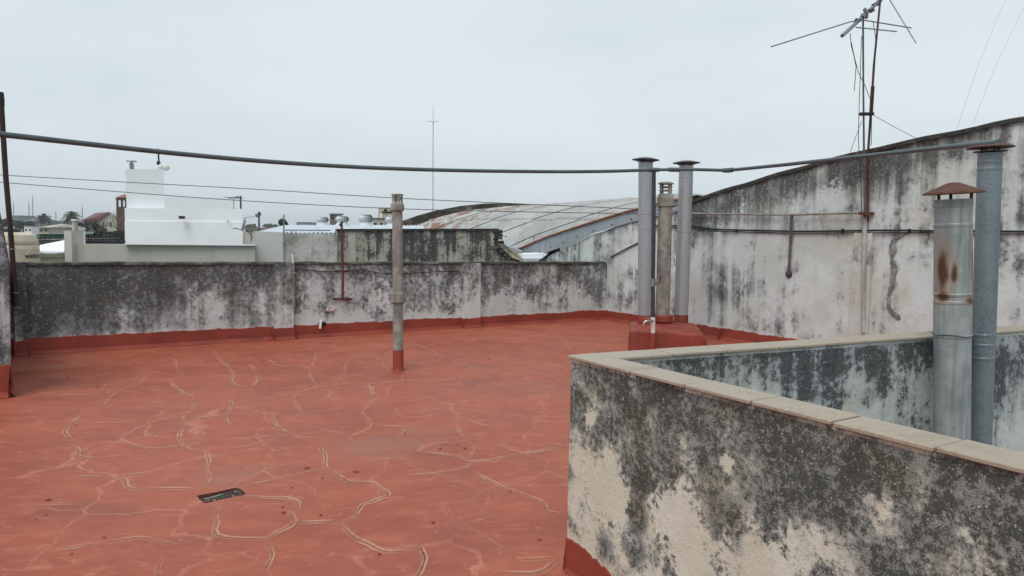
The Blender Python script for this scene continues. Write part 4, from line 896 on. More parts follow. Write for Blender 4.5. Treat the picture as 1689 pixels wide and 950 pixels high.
# dark arched gable behind the sheets
arc = [(622, 386), (640, 375), (666, 363.5), (690, 355), (720, 347), (760, 339.5), (800, 335.5), (840, 335), (870, 337.5), (900, 341.5), (925, 345)]
ag = thing('arched_gable', 'dark mouldy arched parapet of the far end of the metal roof', 'wall', base_of(640, 900, 33.6))
arcw = [P(x, y, 33.6) for x, y in arc]
mb = MB(); mb.prism(arcw + [V(arcw[-1].x, arcw[-1].y, ROOFZ), V(arcw[0].x, arcw[0].y, ROOFZ)], (0, .5, 0)); mb.build('wall_body', plaster('dark_arch_plaster', (.22, .20, .17), (.060, .054, .046), (.016, .015, .014), bias=.2, seed=28, sc=.6), ag)

# ------------------------------------------------------------------ streaked wall with stepped bricks
sw = thing('streaked_wall', 'yellow-grey wall with black run-down streaks behind the parapet', 'wall', base_of(557, 830, 14.6))
ys0 = 14.4; ys1 = 15.0
a = P(557, 379, ys0); b = P(822, 378.5, ys1); c1 = P(822, 400, ys1); c2 = P(868, 437, ys1 + .12)
pts = [V(a.x, a.y, -3), a, b, c1, c2, V(c2.x, c2.y, -3)]
mb = MB(); mb.prism(pts, (-.1, .22, 0)); mb.build('wall_body', M_stain, sw)
M_brickd = paint('blackened_brick', (.035, .033, .030), .5, .95, 14, .5); M_brickg = paint('mossy_brick', (.10, .10, .075), .5, .95, 14, .5)
for (x0, x1, y0, y1, m) in ((813, 829, 379, 385, M_brickd), (816, 829.5, 385.5, 391, M_brickd), (814, 829, 391.5, 395, M_brickd), (815, 831.5, 397, 403.5, M_brickd), (808, 822, 405, 411, M_brickg), (819, 833, 405, 410, M_brickg), (826, 838, 411, 417, M_brickg), (832, 845, 417.5, 423, M_brickg), (838, 852, 423, 428, M_brickg)):
    mb = MB(); p0 = P(x0, y1, ys1 - .06); p1 = P(x1, y1, ys1 - .05); q1 = P(x1, y0, ys1 - .05); q0 = P(x0, y0, ys1 - .06); mb.prism([p0, p1, q1, q0], (-.02, .2, 0)); mb.build('brick', m, sw, bevel=.008)
mb = MB(); mb.prism([P(820, 402, ys1 - .09), P(832, 403, ys1 - .09), P(853, 417, ys1), P(868, 434, ys1), P(845, 425, ys1 - .09)], (0, .25, 0)); mb.build('broken_render', plaster('mossy_render', (.36, .34, .26), (.20, .19, .14), (.05, .05, .04), bias=.02, seed=33, sc=2), sw)
mb = MB(); mb.prism([P(556, 377.5, ys0 - .03), P(823, 377, ys1 - .03), P(823, 380, ys1 - .03), P(556, 381, ys0 - .03)], (-.1, .3, 0)); mb.build('coping', M_brickd, sw)
# ------------------------------------------------------------------ pale wall and ventilated roof behind it
pw = thing('pale_wall', 'plain pale grey rendered wall between the beige wall and the streaked wall', 'wall', base_of(420, 557, 13.9))
slab('wall_body', M_pale, pw, 470, 556.5, 384, 14.0, .2, -3, 386, 14.35); slab('left_panel', paint('smooth_pale_render', (.55, .545, .515), .05, .85, 1.5, .1), pw, 420.5, 470, 381, 13.8, .2, -3, 383.5, 13.98)
mb = MB(); mb.tube([P(468.8, 436, 13.7), P(468.3, 404, 13.7), P(468, 354, 13.7)], .014, 7); mb.build('thin_rod', M_steel, pw)
mb = MB(); mb.lathe(P(468.4, 403, 13.7), [(.024, -.05), (.024, .05)], 8); mb.build('rod_joint', M_cem, pw)
vro = thing('workshop_roof', 'low pale blue sheet roof carrying the turbine ventilators', 'roof', base_of(430, 640, 18))
r00, r10, r01, r11 = P(420, 384, 15.0), P(700, 386, 16.2), P(470, 371.5, 36), P(700, 371, 36)
for i in range(10):
    mb = MB(); nu = 16; vs = []
    for a in range(nu + 1):
        u = (i + a / nu) / 10
        for b in range(2): q = (r00.lerp(r10, u)) if b == 0 else (r01.lerp(r11, u)); vs.append(q + V(0, 0, .02 * math.sin(a / nu * math.pi * 8) + .008 * (i % 2)))
    mb.add(vs, [(a * 2, a * 2 + 2, a * 2 + 3, a * 2 + 1) for a in range(nu)], True); mb.build('roof_sheet', M_ltblue, vro, recalc=False)
for (x0, x1, y) in ((470, 545, 379.5), (478, 488, 382.5), (545, 556, 384.5)):
    mb = MB(); mb.bar(P(x0, y, 16.0), P(x1, y + .4, 16.3), .05, .02); mb.build('roof_lap', M_iron, vro)
def ventilator(label, cx, ytop, ybot, wpx, Y):
    c = P(cx, ybot, Y); k = Y / FPX; r = wpx / 2 * k; h = (ybot - ytop) * k
    o = thing('turbine_ventilator', label, 'ventilator', c + V(0, 0, -.6), 0, 'turbine ventilators on the sheet roof')
    mb = MB(); mb.lathe(c, [(r * 1.15, -.6), (r * 1.1, -.05), (r * .72, h * .28), (r * .72, h * .36)], 20); mb.build('throat', M_ltblue, o)
    for q in range(20):        # curved vanes
        a0 = q * math.pi / 10; mb = MB(); vs = []
        for t_ in range(7):
            f_ = t_ / 6; z = h * (.34 + .62 * f_); rr = r * (.66 + .36 * math.sin(math.pi * (f_ * .85 + .12)))
            for e, da in ((1.0, 0), (.86, .30)):
                an = a0 + da; vs.append(c + V(math.cos(an) * rr * e, math.sin(an) * rr * e, z))
        mb.add(vs, [(2 * t_, 2 * t_ + 1, 2 * t_ + 3, 2 * t_ + 2) for t_ in range(6)], True); mb.build('vane', M_vent, o, recalc=False)
    mb = MB(); mb.lathe(c, [(r * .80, h * .93), (r * .60, h * .985), (r * .2, h * 1.0), (0, h * 1.0)], 20); mb.build('cap', M_vent, o)
    mb = MB(); mb.lathe(c, [(r * .55, h * .3), (r * .58, h * .9), (0, h * .92)], 16); mb.build('drum', M_steel, o)
M_vent = sheet_metal('ventilator_zinc', (.47, .48, .48), .03, .5, .35, 8, .4)
ventilator('leftmost squat turbine ventilator on the pale sheet roof', 532, 357.5, 371, 20, 31)
ventilator('turbine ventilator directly behind the red aerial pole', 564.5, 356, 371, 22, 30)
ventilator('largest turbine ventilator, left of the lone vent pipe', 603, 353, 374, 24, 29)
ventilator('turbine ventilator half hidden behind the lone vent pipe', 646, 356, 374, 22, 29.5)

# ------------------------------------------------------------------ beige wall, white building
bw = thing('beige_wall', 'long smooth beige neighbour wall below the white building', 'wall', base_of(110, 420, 13.2))
slab('wall_body', M_beige, bw, 118, 420, 402.5, 13.0, .25, ROOFZ, 404.5, 13.6)
slab('end_column', paint('beige_column', (.50, .48, .43), .08, .85, 2, .1), bw, 105.5, 117.5, 380.5, 12.9, .35, ROOFZ)
slab('white_edge', M_whtedge, bw, 205, 420, 401.0, 13.08, .15, P(205, 403.5, 13.1).z, 403.0, 13.55)
wb = thing('white_building', 'bright white building with a tall block behind the beige wall', 'building', base_of(205, 400, 19))
slab('tall_block', paint('dull_white_paint', (.655, .69, .71), .03, .7, 1.5, .06), wb, 207, 270, 279, 19.4, 3.0, skew=True); slab('low_block', M_wht, wb, 205.5, 400, 343, 19.0, 4.5, ROOFZ, 344.5, 19.2, skew=True)
slab('set_back_parapet', paint('greyish_white', (.72, .745, .76), .03, .8, 2, .05), wb, 271, 384, 325, 27, 2.0, ROOFZ, 327, skew=True)
slab('plinth_band', M_wht, wb, 205.4, 400.2, 365, 18.975, .02, ROOFZ, 366.2, 19.175)
mb = MB(); q = P(300, 358.5, 18.9); mb.box(q, (.11, .12, .07)); mb.build('lamp_housing', M_black, wb); mb = MB(); mb.box(q + V(0, .06, .0), (.03, .12, .03)); mb.build('lamp_arm', M_black, wb)
q = P(217.5, 280, 19.8); mb = MB(); mb.lathe(q, [(.055, -.05), (.055, .17), (.05, .17)], 12); mb.lathe(q, [(.05, .20), (.13, .205), (.12, .235), (0, .245)], 14); mb.bar(q + V(0, 0, .15), q + V(0, 0, .21), .03); mb.build('vent_stack', M_steel, wb)
# point-to-point aerial on the white block
an = thing('radio_aerial', 'small pole with two radio dishes on the tall white block', 'aerial', P(262, 282, 19.6))
mb = MB(); mb.tube([P(262.5, 286, 19.6), P(262, 268, 19.6), P(261, 245, 19.6)], .022, 8); mb.build('pole', M_iron, an)
for x, y in ((265, 276), (274.5, 276.5)):
    mb = MB(); q = P(x, y, 19.5); mb.lathe(q, [(.075, -.04), (.08, 0), (.05, .03), (0, .04)], 14, (.6, -.7, .1)); mb.build('dish', M_white, an); mb = MB(); mb.bar(q, P(262.3, y - 2, 19.6), .02); mb.build('arm', M_steel, an)
mb = MB(); mb.box(P(261.5, 269, 19.55), (.07, .07, .09)); mb.build('box', M_iron, an)
tv = thing('tv_aerial', 'small TV aerial on the right end of the white building', 'aerial', P(397, 345, 19.4))
mb = MB(); mb.tube([P(397.2, 346, 19.4), P(396.8, 323, 19.4)], .022, 7); mb.build('mast', M_iron, tv)
mb = MB(); mb.tube([P(385.5, 346, 19.6), P(385.7, 327, 19.6)], .012, 6); mb.build('thin_mast', M_steel, tv)
mb = MB(); mb.tube([P(378, 327, 19.6), P(394, 324.5, 19.4)], .02, 6); mb.build('boom', M_steel, tv)
for x in (380, 383, 386, 389, 392): mb = MB(); q = P(x, 326.3, 19.5); mb.tube([q + V(-.05, -.30, 0), q + V(.05, .30, 0)], .008, 5); mb.build('element', M_steel, tv)
sd = thing('satellite_dish', 'grey satellite dish on an arm at the corner of the white building', 'dish', P(413, 392, 13.7))
mb = MB(); q = P(403.5, 371.5, 13.5); ax = V(-.9, -.42, .28).normalized(); mb.lathe(q, [(.12, .028), (.085, .012), (.04, .003), (0, 0), (0, -.008), (.085, .002), (.123, .022), (.12, .028)], 20, ax); mb.build('reflector', M_steel, sd)
mb = MB(); mb.tube([P(404, 375, 13.5), P(408, 380, 13.55), P(414.5, 387, 13.6), P(415, 397, 13.7)], .014, 7); mb.build('support_arm', M_steel, sd)
mb = MB(); mb.tube([P(403, 379, 13.5), P(392, 377.5, 13.3), P(388, 376, 13.25)], .008, 6); fa = mb.build('feed_arm', M_steel, sd); mb = MB(); mb.lathe(P(388, 376, 13.25), [(.018, -.03), (.022, .02), (0, .022)], 10, (.8, .5, 0)); mb.build('feed_head', M_white, fa)
# roof terrace between: white block, little chimney, dark railing
wk = thing('white_chimney_block', 'small white chimney block at the left end of the beige wall', 'chimney', P(119, 400, 13.6))
slab('block', M_wht, wk, 114, 125, 381, 13.5, .3, P(119, 412, 13.5).z); slab('stack', M_beige, wk, 118, 122.5, 363, 14, .1, P(119, 385, 14).z); slab('stack_cap', M_whtedge, wk, 117, 123.5, 361.5, 13.98, .14, P(119, 364, 14).z); slab('ledge', M_whtedge, wk, 122, 131, 376, 14.1, .2, P(119, 379.5, 14).z)
rl = thing('balcony_railing', 'dark balcony railing between the white block and the white building', 'railing', P(165, 402, 14.5))
mb = MB(); mb.bar(P(125.5, 390.3, 14.3), P(205, 391.5, 14.6), .05, .022); mb.build('top_rail', M_iron, rl)
mb = MB(); mb.bar(P(125.5, 394.5, 14.3), P(205, 395, 14.6), .03, .016); mb.build('mid_rail', M_iron, rl)
mb = MB(); mb.bar(P(125.5, 399.5, 14.3), P(205, 400, 14.6), .04, .05); mb.build('bottom_rail', M_iron, rl)
for k in range(17): mb = MB(); x = 127 + k * 4.8; mb.bar(P(x, 391, 14.3 + k * .018), P(x, 403, 14.3 + k * .018), .016); mb.build('baluster', M_iron, rl)
slab('rear_panel', paint('dark_rear_panel', (.04, .04, .045), .4, .9, 5, .1), rl, 125, 205, 397.5, 14.8, .05, P(165, 412, 14.8).z)  # near-black panel behind the lower part of the railing
# planks, white shed roof
fn = thing('plank_fence', 'short weathered grey-green plank fence beside the water tank', 'fence', base_of(64, 105, 13.0))
for k in range(3):
    mb = MB(); y0 = 418 + k * 7.2; p0 = P(60, y0 + 6.6, 12.9 + .01 * k); p1 = P(105, y0 + 6.6, 13.05 + .01 * k); q1 = P(105, y0, 13.05 + .01 * k); q0 = P(60, y0, 12.9 + .01 * k); mb.prism([p0, p1, q1, q0], (0, .03, 0)); mb.build('plank', paint('weathered_plank%d' % k, (.21 + .02 * k, .215 + .015 * k, .165), .25, .9, 7, .4), fn)
for x in (67, 100): mb = MB(); mb.bar(P(x, 417, 13.15), P(x, 450, 13.15), .06); mb.build('post', M_cem, fn)
slab('lower_panel', M_cem, fn, 58, 106, 439, 13.2, .1)
sh = thing('white_roof_shed', 'white sheet-roofed shed behind the plank fence', 'shed', base_of(64, 105, 22))
mb = MB(); a, b, c, d = P(62, 417.5, 17), P(106, 418.5, 17), P(106, 396, 26), P(66, 404, 22); mb.prism([a, b, c, d], (0, 0, -.06)); mb.build('roof', M_wht, sh)
mb = MB(); mb.bar(a + V(0, -.03, .01), b + V(0, -.03, .01), .06, .08); mb.build('gutter', M_whtedge, sh); slab('wall', M_pale, sh, 62.5, 105.5, 420, 17.2, 6)
# ------------------------------------------------------------------ water tank with its lettering
YT = 12.2
tc = P(13, 410, YT); k_ = YT / FPX; rt = 45 * k_
wt = thing('water_tank', 'cream plastic water tank with dark lettering behind the parapet', 'water tank', V(tc.x, tc.y, P(17, 470, YT).z))
zt_ = P(17, 383, YT - rt * .3).z; H_ = zt_ - wt.location.z
M_tank = paint('cream_plastic', (.56, .475, .345), .06, .5, 2.5, .05, 0, .5, dirt=(.46, .385, .28))
b0 = V(tc.x, tc.y, wt.location.z)
def yz(y): return P(17, y, YT - rt * .9).z - wt.location.z
mb = MB(); mb.lathe(b0, [(rt * .96, 0), (rt * .97, yz(440)), (rt * 1.0, yz(434)), (rt * .985, yz(411)), (rt * .93, yz(404)), (rt * .955, yz(402)), (rt * .95, yz(398)), (rt * .88, yz(388)), (rt * .74, H_ - .02), (rt * .5, H_), (0, H_ + .015)], 40); mb.build('tank_body', M_tank, wt)
mb = MB(); mb.lathe(b0, [(rt * .42, H_), (rt * .42, H_ + .04), (rt * .36, H_ + .055), (0, H_ + .06)], 24); mb.build('lid', M_iron, wt)
for j, ang in enumerate((-1.9, -1.2, -.5, .2)):
    mb = MB(); q = V(math.cos(ang), math.sin(ang), 0); mb.tube(cat_curve([b0 + q * rt * .98 + V(0, 0, yz(430)), b0 + V(math.cos(ang + .25), math.sin(ang + .25), 0) * rt * .975 + V(0, 0, yz(414)), b0 + V(math.cos(ang + .5), math.sin(ang + .5), 0) * rt * .95 + V(0, 0, yz(407))], .05), .012, 6); mb.build('moulded_rib', M_tank, wt)
fc = bpy.data.curves.new('tank_text', 'FONT'); fc.body = 'waterp'; fc.size = 1.0; fc.extrude = 0; fc.offset = .012
fo = bpy.data.objects.new('tank_text', fc); COL.objects.link(fo); bpy.context.view_layer.update()
tm = bpy.data.meshes.new_from_object(fo.evaluated_get(bpy.context.evaluated_depsgraph_get())); COL.objects.unlink(fo); bpy.data.objects.remove(fo)
xs = [v.co.x for v in tm.vertices]; wt_w = max(xs) - min(xs); tsc = .118
zc = yz(426.5); ang0 = math.atan2(P(37.5, 424, YT - .3).y - tc.y, P(37.5, 424, YT - .3).x - tc.x)
ang0 = -math.acos(min(.99, (36.0 - 13) / 47.0)) + math.atan2(-tc.x, tc.y)
for v in tm.vertices:
    an = ang0 + (v.co.x - min(xs)) * tsc / rt; z = zc + v.co.y * tsc
    v.co = V(math.cos(an) * rt * 1.008, math.sin(an) * rt * 1.008, z)
tm.materials.append(M_iron); link(bpy.data.objects.new('lettering', tm), wt)

# ------------------------------------------------------------------ far town on the left
M_tile_r = paint('clay_roof', (.15, .080, .068), .3, .9, 1.0, .3); M_brick = paint('dark_brick', (.085, .040, .035), .3, .9, 2, .3); M_cr = paint('cream_wall', (.46, .43, .37), .15, .9, .6, .2, dirt=(.3, .28, .24)); M_grwall = paint('grey_wall', (.22, .225, .235), .2, .9, .3, .2); M_bluer = paint('slate_roof', (.10, .13, .15), .2, .8, .5, .1); M_green = paint('green_sheet', (.10, .17, .13), .2, .7, 1, .1); M_glass = paint('dark_glass', (.02, .025, .03), .2, .2, 3, .02, 0, .6); M_brown = paint('brown_wall', (.17, .145, .115), .2, .9, 1, .2)
def windows(o, x0, x1, yt, yb, Y, n, w=.5, rows=1):
    for r_ in range(rows):
        for k in range(n):
            xa = x0 + (x1 - x0) * (k + .5 - w / 2) / n; xb = x0 + (x1 - x0) * (k + .5 + w / 2) / n
            ya = yt + (yb - yt) * (r_ + .25) / rows; yc = yt + (yb - yt) * (r_ + .75) / rows
            mb = MB(); mb.prism([P(xa, yc, Y - .04), P(xb, yc, Y - .04), P(xb, ya, Y - .04), P(xa, ya, Y - .04)], (0, .12, 0)); mb.build('window', M_glass, o)
def house(name, label, x0, x1, yt, Y, depth, mat, roof=None, rh=0, nw=2, win=None, cat='house', group=None):
    o = thing(name, label, cat, base_of(x0, x1, Y), 0, group); slab('wall', mat, o, x0, x1, yt, Y, depth)
    if roof:
        a, b = P(x0 - .5, yt, Y - .3), P(x1 + .5, yt, Y - .3); h = rh * Y / FPX; m_ = (a + b) / 2; mb = MB(); dd_ = V(0, depth + .6, 0)
        r1 = a.lerp(b, .25) + dd_ / 2 + V(0, 0, h); r2 = a.lerp(b, .75) + dd_ / 2 + V(0, 0, h)
        mb.add([a, b, b + dd_, a + dd_, r1, r2], [(0, 1, 5, 4), (1, 2, 5), (2, 3, 4, 5), (3, 0, 4), (3, 2, 1, 0)]); mb.build('roof', roof, o)
    else: slab('roof_edge', M_cem, o, x0 - .3, x1 + .3, yt - .8, Y - .1, depth + .2, P(x0, yt, Y).z + .003)
    if win: windows(o, x0, x1, win[0], win[1], Y, nw, .45, win[2] if len(win) > 2 else 1)
    return o
house('apartment_block', 'grey flat-roofed block on the far skyline beside the leaning pole', 18, 30, 356, 330, 12, M_grwall, None, 0, 4, (357, 366, 2), 'building')
house('hip_roofed_hall', 'far hall with a slate-blue hipped roof left of the palms', 33, 57, 365, 250, 14, M_grwall, M_bluer, 7, 4, (367, 374))
house('far_house', 'distant grey house between the two palms', 83, 108, 366, 290, 12, M_grwall, M_bluer, 4, 4, (367, 373))
house('far_house', 'distant brown house below the right-hand palm', 92, 112, 371, 200, 10, M_brown, None, 0, 3, (373, 380))
house('far_house', 'low grey house left of the two palms', 51, 66, 370, 210, 10, M_grwall, None, 0, 2, (372, 378))
house('cream_house', 'small cream house with rounded roof behind the green sheds', 62.5, 80, 375, 75, 6, M_cr, M_cr, 6, 2, (377, 383))
house('white_house', 'small white flat-roofed house above the water tank', 40, 52, 373, 80, 6, M_whtedge, None, 0, 2, (376, 382))
house('cream_house', 'tiny cream flat house beside the rounded-roof house', 52.5, 62, 375, 90, 6, M_cr, None, 0, 1, (377, 382))
house('green_shed', 'green sheet-roofed shed above the brown wall', 60, 104, 386, 46, 8, M_green, M_green, 2.5, 5, (390, 396), 'shed')
house('brown_shed', 'brown rendered shed behind the white shed roof', 62, 92, 395.5, 32, 5, M_brown, None, 0, 2, (399, 404), 'shed')
house('red_roof_house', 'far house with low red roof right of the satellite dish', 404, 432, 377.5, 120, 12, M_cr, M_tile_r, 2.5, 4, (379, 384))
house('red_roof_house', 'second far red-roofed house beside the utility pole', 430, 452, 376.5, 135, 10, M_brown, M_tile_r, 2, 3, (378, 383))
house('blue_house', 'tiny pale blue box on the skyline left of the ventilators', 489, 504, 367, 110, 6, paint('pale_blue_wall', (.30, .36, .45), .1, .8, .5, .1), None, 0, 2, (369, 373))
o = house('beige_tower', 'small brown roof tower between the ventilators', 544, 560, 353, 62, 1, M_brown, None, 0, 2, (356, 363), 'tower')
slab('cap', M_cem, o, 542.5, 561.5, 352, 61.9, 1.2, P(550, 354, 62).z + .005)
o = house('concrete_tank_house', 'yellowish roof structure with a dark opening behind the vent pipe', 630, 651, 349, 55, 1.2, paint('yellow_concrete', (.40, .385, .28), .2, .9, 2, .3), None, 0, 2, (345, 349), 'building')
slab('upper_box', paint('yellow_concrete_upper', (.42, .40, .29), .2, .9, 2, .3), o, 624, 655, 342, 55, 1.2, P(630, 351, 55).z); slab('opening', M_dark, o, 634, 637.5, 344.5, 54.9, .1, P(635, 350, 55).z); slab('leg', M_cr, o, 624, 626, 351, 55, .1, P(630, 361, 55).z)
house('grey_roof_house', 'low beige house behind the largest ventilator', 614, 634, 360, 48, 3, M_cr, None, 0, 2, (366, 372))

# church with bell tower
ch = thing('church', 'cream church with clay roof and dark brick bell tower', 'church', base_of(140, 208, 150))
Yc = 150
gp_ = [P(160, 402, Yc), P(160, 366, Yc), P(170, 355, Yc), P(181, 350, Yc), P(192, 357, Yc), P(207, 372, Yc), P(207, 402, Yc)]; gp_[0].z = gp_[-1].z = ROOFZ
mb = MB(); mb.prism(gp_, (-2.0, 16, 0)); mb.build('nave', M_cr, ch)
mb = MB(); mb.add([P(158, 366.5, Yc - .4), P(181, 349.3, Yc - .4), P(158, 351, Yc + 14), P(137, 362, Yc + 2), P(137.5, 364, Yc - .3)], [(0, 1, 2, 3, 4)]); mb.build('roof', M_tile_r, ch)
slab('side_aisle', M_brown, ch, 138, 160, 364.5, Yc + .5, 8)
slab('eave', M_brick, ch, 137, 160, 361.5, Yc - .6, .5, P(150, 366.5, Yc).z)
windows(ch, 165, 200, 362, 378, Yc, 3, .25)
tw = P(199.5, 330, Yc - 4); rw_ = 1.02
slab('tower_shaft', M_brick, ch, 191.5, 208, 341, Yc - 5, 2.0)
for x in (191.5, 199, 205.6):
    slab('belfry_pier', M_brick, ch, x, x + 2.4, 327, Yc - 5, .35, P(199, 341.2, Yc - 5).z); slab('belfry_pier', M_brick, ch, x, x + 2.4, 327, Yc - 3.3, .35, P(199, 341.2, Yc - 5).z)
slab('belfry_head', M_brick, ch, 191, 208.5, 325.5, Yc - 5.1, 2.2, P(199, 330, Yc - 5).z)
a, b = P(190.3, 326, Yc - 5.3), P(209, 326, Yc - 5.3); m_ = (a + b) / 2 + V(0, 1.2, .75); dd_ = V(0, 2.5, 0)
mb = MB(); mb.add([a, b, b + dd_, a + dd_, m_], [(0, 1, 4), (1, 2, 4), (2, 3, 4), (3, 0, 4), (3, 2, 1, 0)]); mb.build('spire_roof', paint('clay_spire', (.24, .095, .07), .25, .9, 2, .3), ch)
# ------------------------------------------------------------------ trees
def foliage_mat(name, c):
    s = N(name); n1 = s.noise(s.pos, 1.2, 5, .7); return s.fin(s.mix(s.ss(n1, .3, .7), tuple(x * .5 for x in c), tuple(x * 1.6 for x in c)), .85, 0, .2)
M_leaf = foliage_mat('dark_foliage', (.035, .050, .030)); M_palm = foliage_mat('palm_frond', (.035, .052, .032)); M_bark = paint('bark', (.10, .085, .07), .3, .95, 3, .4)
def palm(label, cx, cy, wpx, Y):
    c = P(cx, cy, Y); k = Y / FPX; r = wpx / 2 * k
    o = thing('palm_tree', label, 'palm', V(c.x, c.y, ROOFZ), 0, 'date palms on the skyline')
    mb = MB(); mb.tube([V(c.x, c.y, ROOFZ), V(c.x + .1, c.y, (ROOFZ + c.z) / 2), c + V(0, 0, .2)], [.50, .42, .48], 10); mb.build('trunk', M_bark, o)
    mb = MB(); g = random.Random(int(cx))
    for q in range(90):
        az_ = g.uniform(0, 6.283); e0 = g.uniform(-.5, 1.45); L = r * g.uniform(.85, 1.15); d = V(math.cos(az_) * math.cos(e0), math.sin(az_) * math.cos(e0), math.sin(e0)); side = V(-math.sin(az_), math.cos(az_), 0)
        pts = [c + d * L * t_ + V(0, 0, -.55 * L * t_ * t_) for t_ in (0, .25, .5, .75, 1)]; w_ = L * .085
        for j in range(4):
            for sg in (-1, 1):
                w0 = w_ * (.5 + j * .3 if j < 3 else 1.0); w1 = w_ * (.8 if j < 3 else .15)
                mb.add([pts[j], pts[j + 1], pts[j + 1] + side * sg * w1 + V(0, 0, -w1 * .5), pts[j] + side * sg * w0 + V(0, 0, -w0 * .5)], [(0, 1, 2, 3)])
    mb.build('crown', M_palm, o, recalc=False)
palm('left-hand date palm on the town skyline', 72, 359, 29, 240); palm('right-hand date palm, nearer the church', 118.5, 356, 34, 225)
def bush(name, label, cat, cx, cy, rx, ry, Y, n, mat, trunk=True, leaf=None):
    c = P(cx, cy, Y); k = Y / FPX; a = rx * k; b = ry * k; leaf = leaf or a * .16
    o = thing(name, label, cat, V(c.x, c.y, ROOFZ)); g = random.Random(int(cx * 7 + cy))
    if trunk:
        mb = MB(); mb.tube([V(c.x, c.y, ROOFZ), V(c.x + .1, c.y, (c.z + ROOFZ) / 2), c], [a * .10 + .1, a * .08 + .06, a * .03 + .03], 8)
        for q in range(5): an = q * 1.3; mb.tube([c + V(0, 0, -b * .7), c + V(math.cos(an) * a * .5, math.sin(an) * a * .5, g.uniform(-.2, .5) * b)], [a * .05, a * .015], 5)
        mb.build('trunk', M_bark, o)
    cl = [(V(g.uniform(-.75, .75) * a, g.uniform(-.7, .7) * a, g.uniform(-.6, .7) * b), g.uniform(.28, .5)) for _ in range(16)]
    mb = MB()
    for q in range(n):
        cc, rr = cl[q % 16]; d = V(g.gauss(0, 1), g.gauss(0, 1), g.gauss(0, 1)).normalized(); p = c + cc + V(d.x * a, d.y * a, d.z * b) * rr * g.uniform(.6, 1.05)
        u = V(g.gauss(0, 1), g.gauss(0, 1), g.gauss(0, 1)).normalized(); v_ = u.cross(d); 
        if v_.length < .1: continue
        v_.normalize(); s_ = leaf * g.uniform(.5, 1.3); mb.add([p - u * s_, p + v_ * s_ * .5, p + u * s_, p - v_ * s_ * .5], [(0, 1, 2, 3)])
    mb.build('crown', mat, o, recalc=False); return o
bush('leafy_tree', 'dark tree mass under the slate-blue hall roof', 'tree', 38, 371, 15, 6, 190, 1500, M_leaf)
bush('leafy_tree', 'dark tree at the far left behind the leaning pole', 'tree', 8, 368, 12, 8, 170, 1200, M_leaf)
bush('leafy_tree', 'dark tree mass between the palms', 'tree', 92, 377, 16, 6, 150, 1500, M_leaf)
bush('leafy_tree', 'dark shrubby tree below the right-hand palm', 'tree', 132, 374, 12, 8, 110, 1300, M_leaf)
bush('leafy_tree', 'round green shrub in front of the church', 'tree', 164, 376, 11, 7, 70, 1500, foliage_mat('green_shrub', (.04, .062, .03)))
bush('leafy_tree', 'dark hedge tree behind the balcony railing', 'tree', 178, 390, 26, 8, 45, 2500, M_leaf)
bush('leafy_tree', 'clipped dark conical tree on the sheet roof skyline', 'tree', 468.5, 369, 8, 8.5, 60, 1500, M_leaf)
bush('leafy_tree', 'hazy far tree line right of the satellite dish', 'tree', 416, 374, 12, 4, 420, 900, M_leaf); bush('leafy_tree', 'hazy far trees right of the utility pole', 'tree', 447, 374, 13, 5, 420, 900, M_leaf)
def bare_tree(label, bx, by, Y, top):
    o = thing('bare_tree', label, 'tree', P(bx, by, Y)); o.location.z = ROOFZ; g = random.Random(5); mb = MB(); tw_ = MB()
    def br(p, d, L, r, lv):
        q = p + d * L; m_ = (p + q) / 2 + V(g.uniform(-.08, .08), g.uniform(-.08, .08), 0) * L
        (mb if lv < 2 else tw_).tube([p, m_, q], [r, r * .85, r * .65], 6 if lv < 2 else 4, False)
        if lv >= 5: return
        for _ in range(3 if lv < 3 else 2):
            nd = (d + V(g.uniform(-.75, .75), g.uniform(-.6, .6), g.uniform(-.15, .45))).normalized(); br(p.lerp(q, g.uniform(.65, 1)), nd, L * g.uniform(.62, .85), r * .6, lv + 1)
    b0 = P(bx, by, Y); z0 = V(b0.x, b0.y, ROOFZ); mb.tube([z0, b0], [.10, .07], 8, False); br(b0, V(-.08, 0, 1).normalized(), top, .06, 0)
    mb.build('trunk', M_bark, o, recalc=False); tw_.build('crown', paint('twig', (.16, .14, .12), .2, .95, 3, .2), o, recalc=False)
bare_tree('leafless tree in front of the church gable', 197, 392, 52, .66)
bare_tree('leafless tree leaning over the railing left of the church gable', 172, 392, 60, .5)

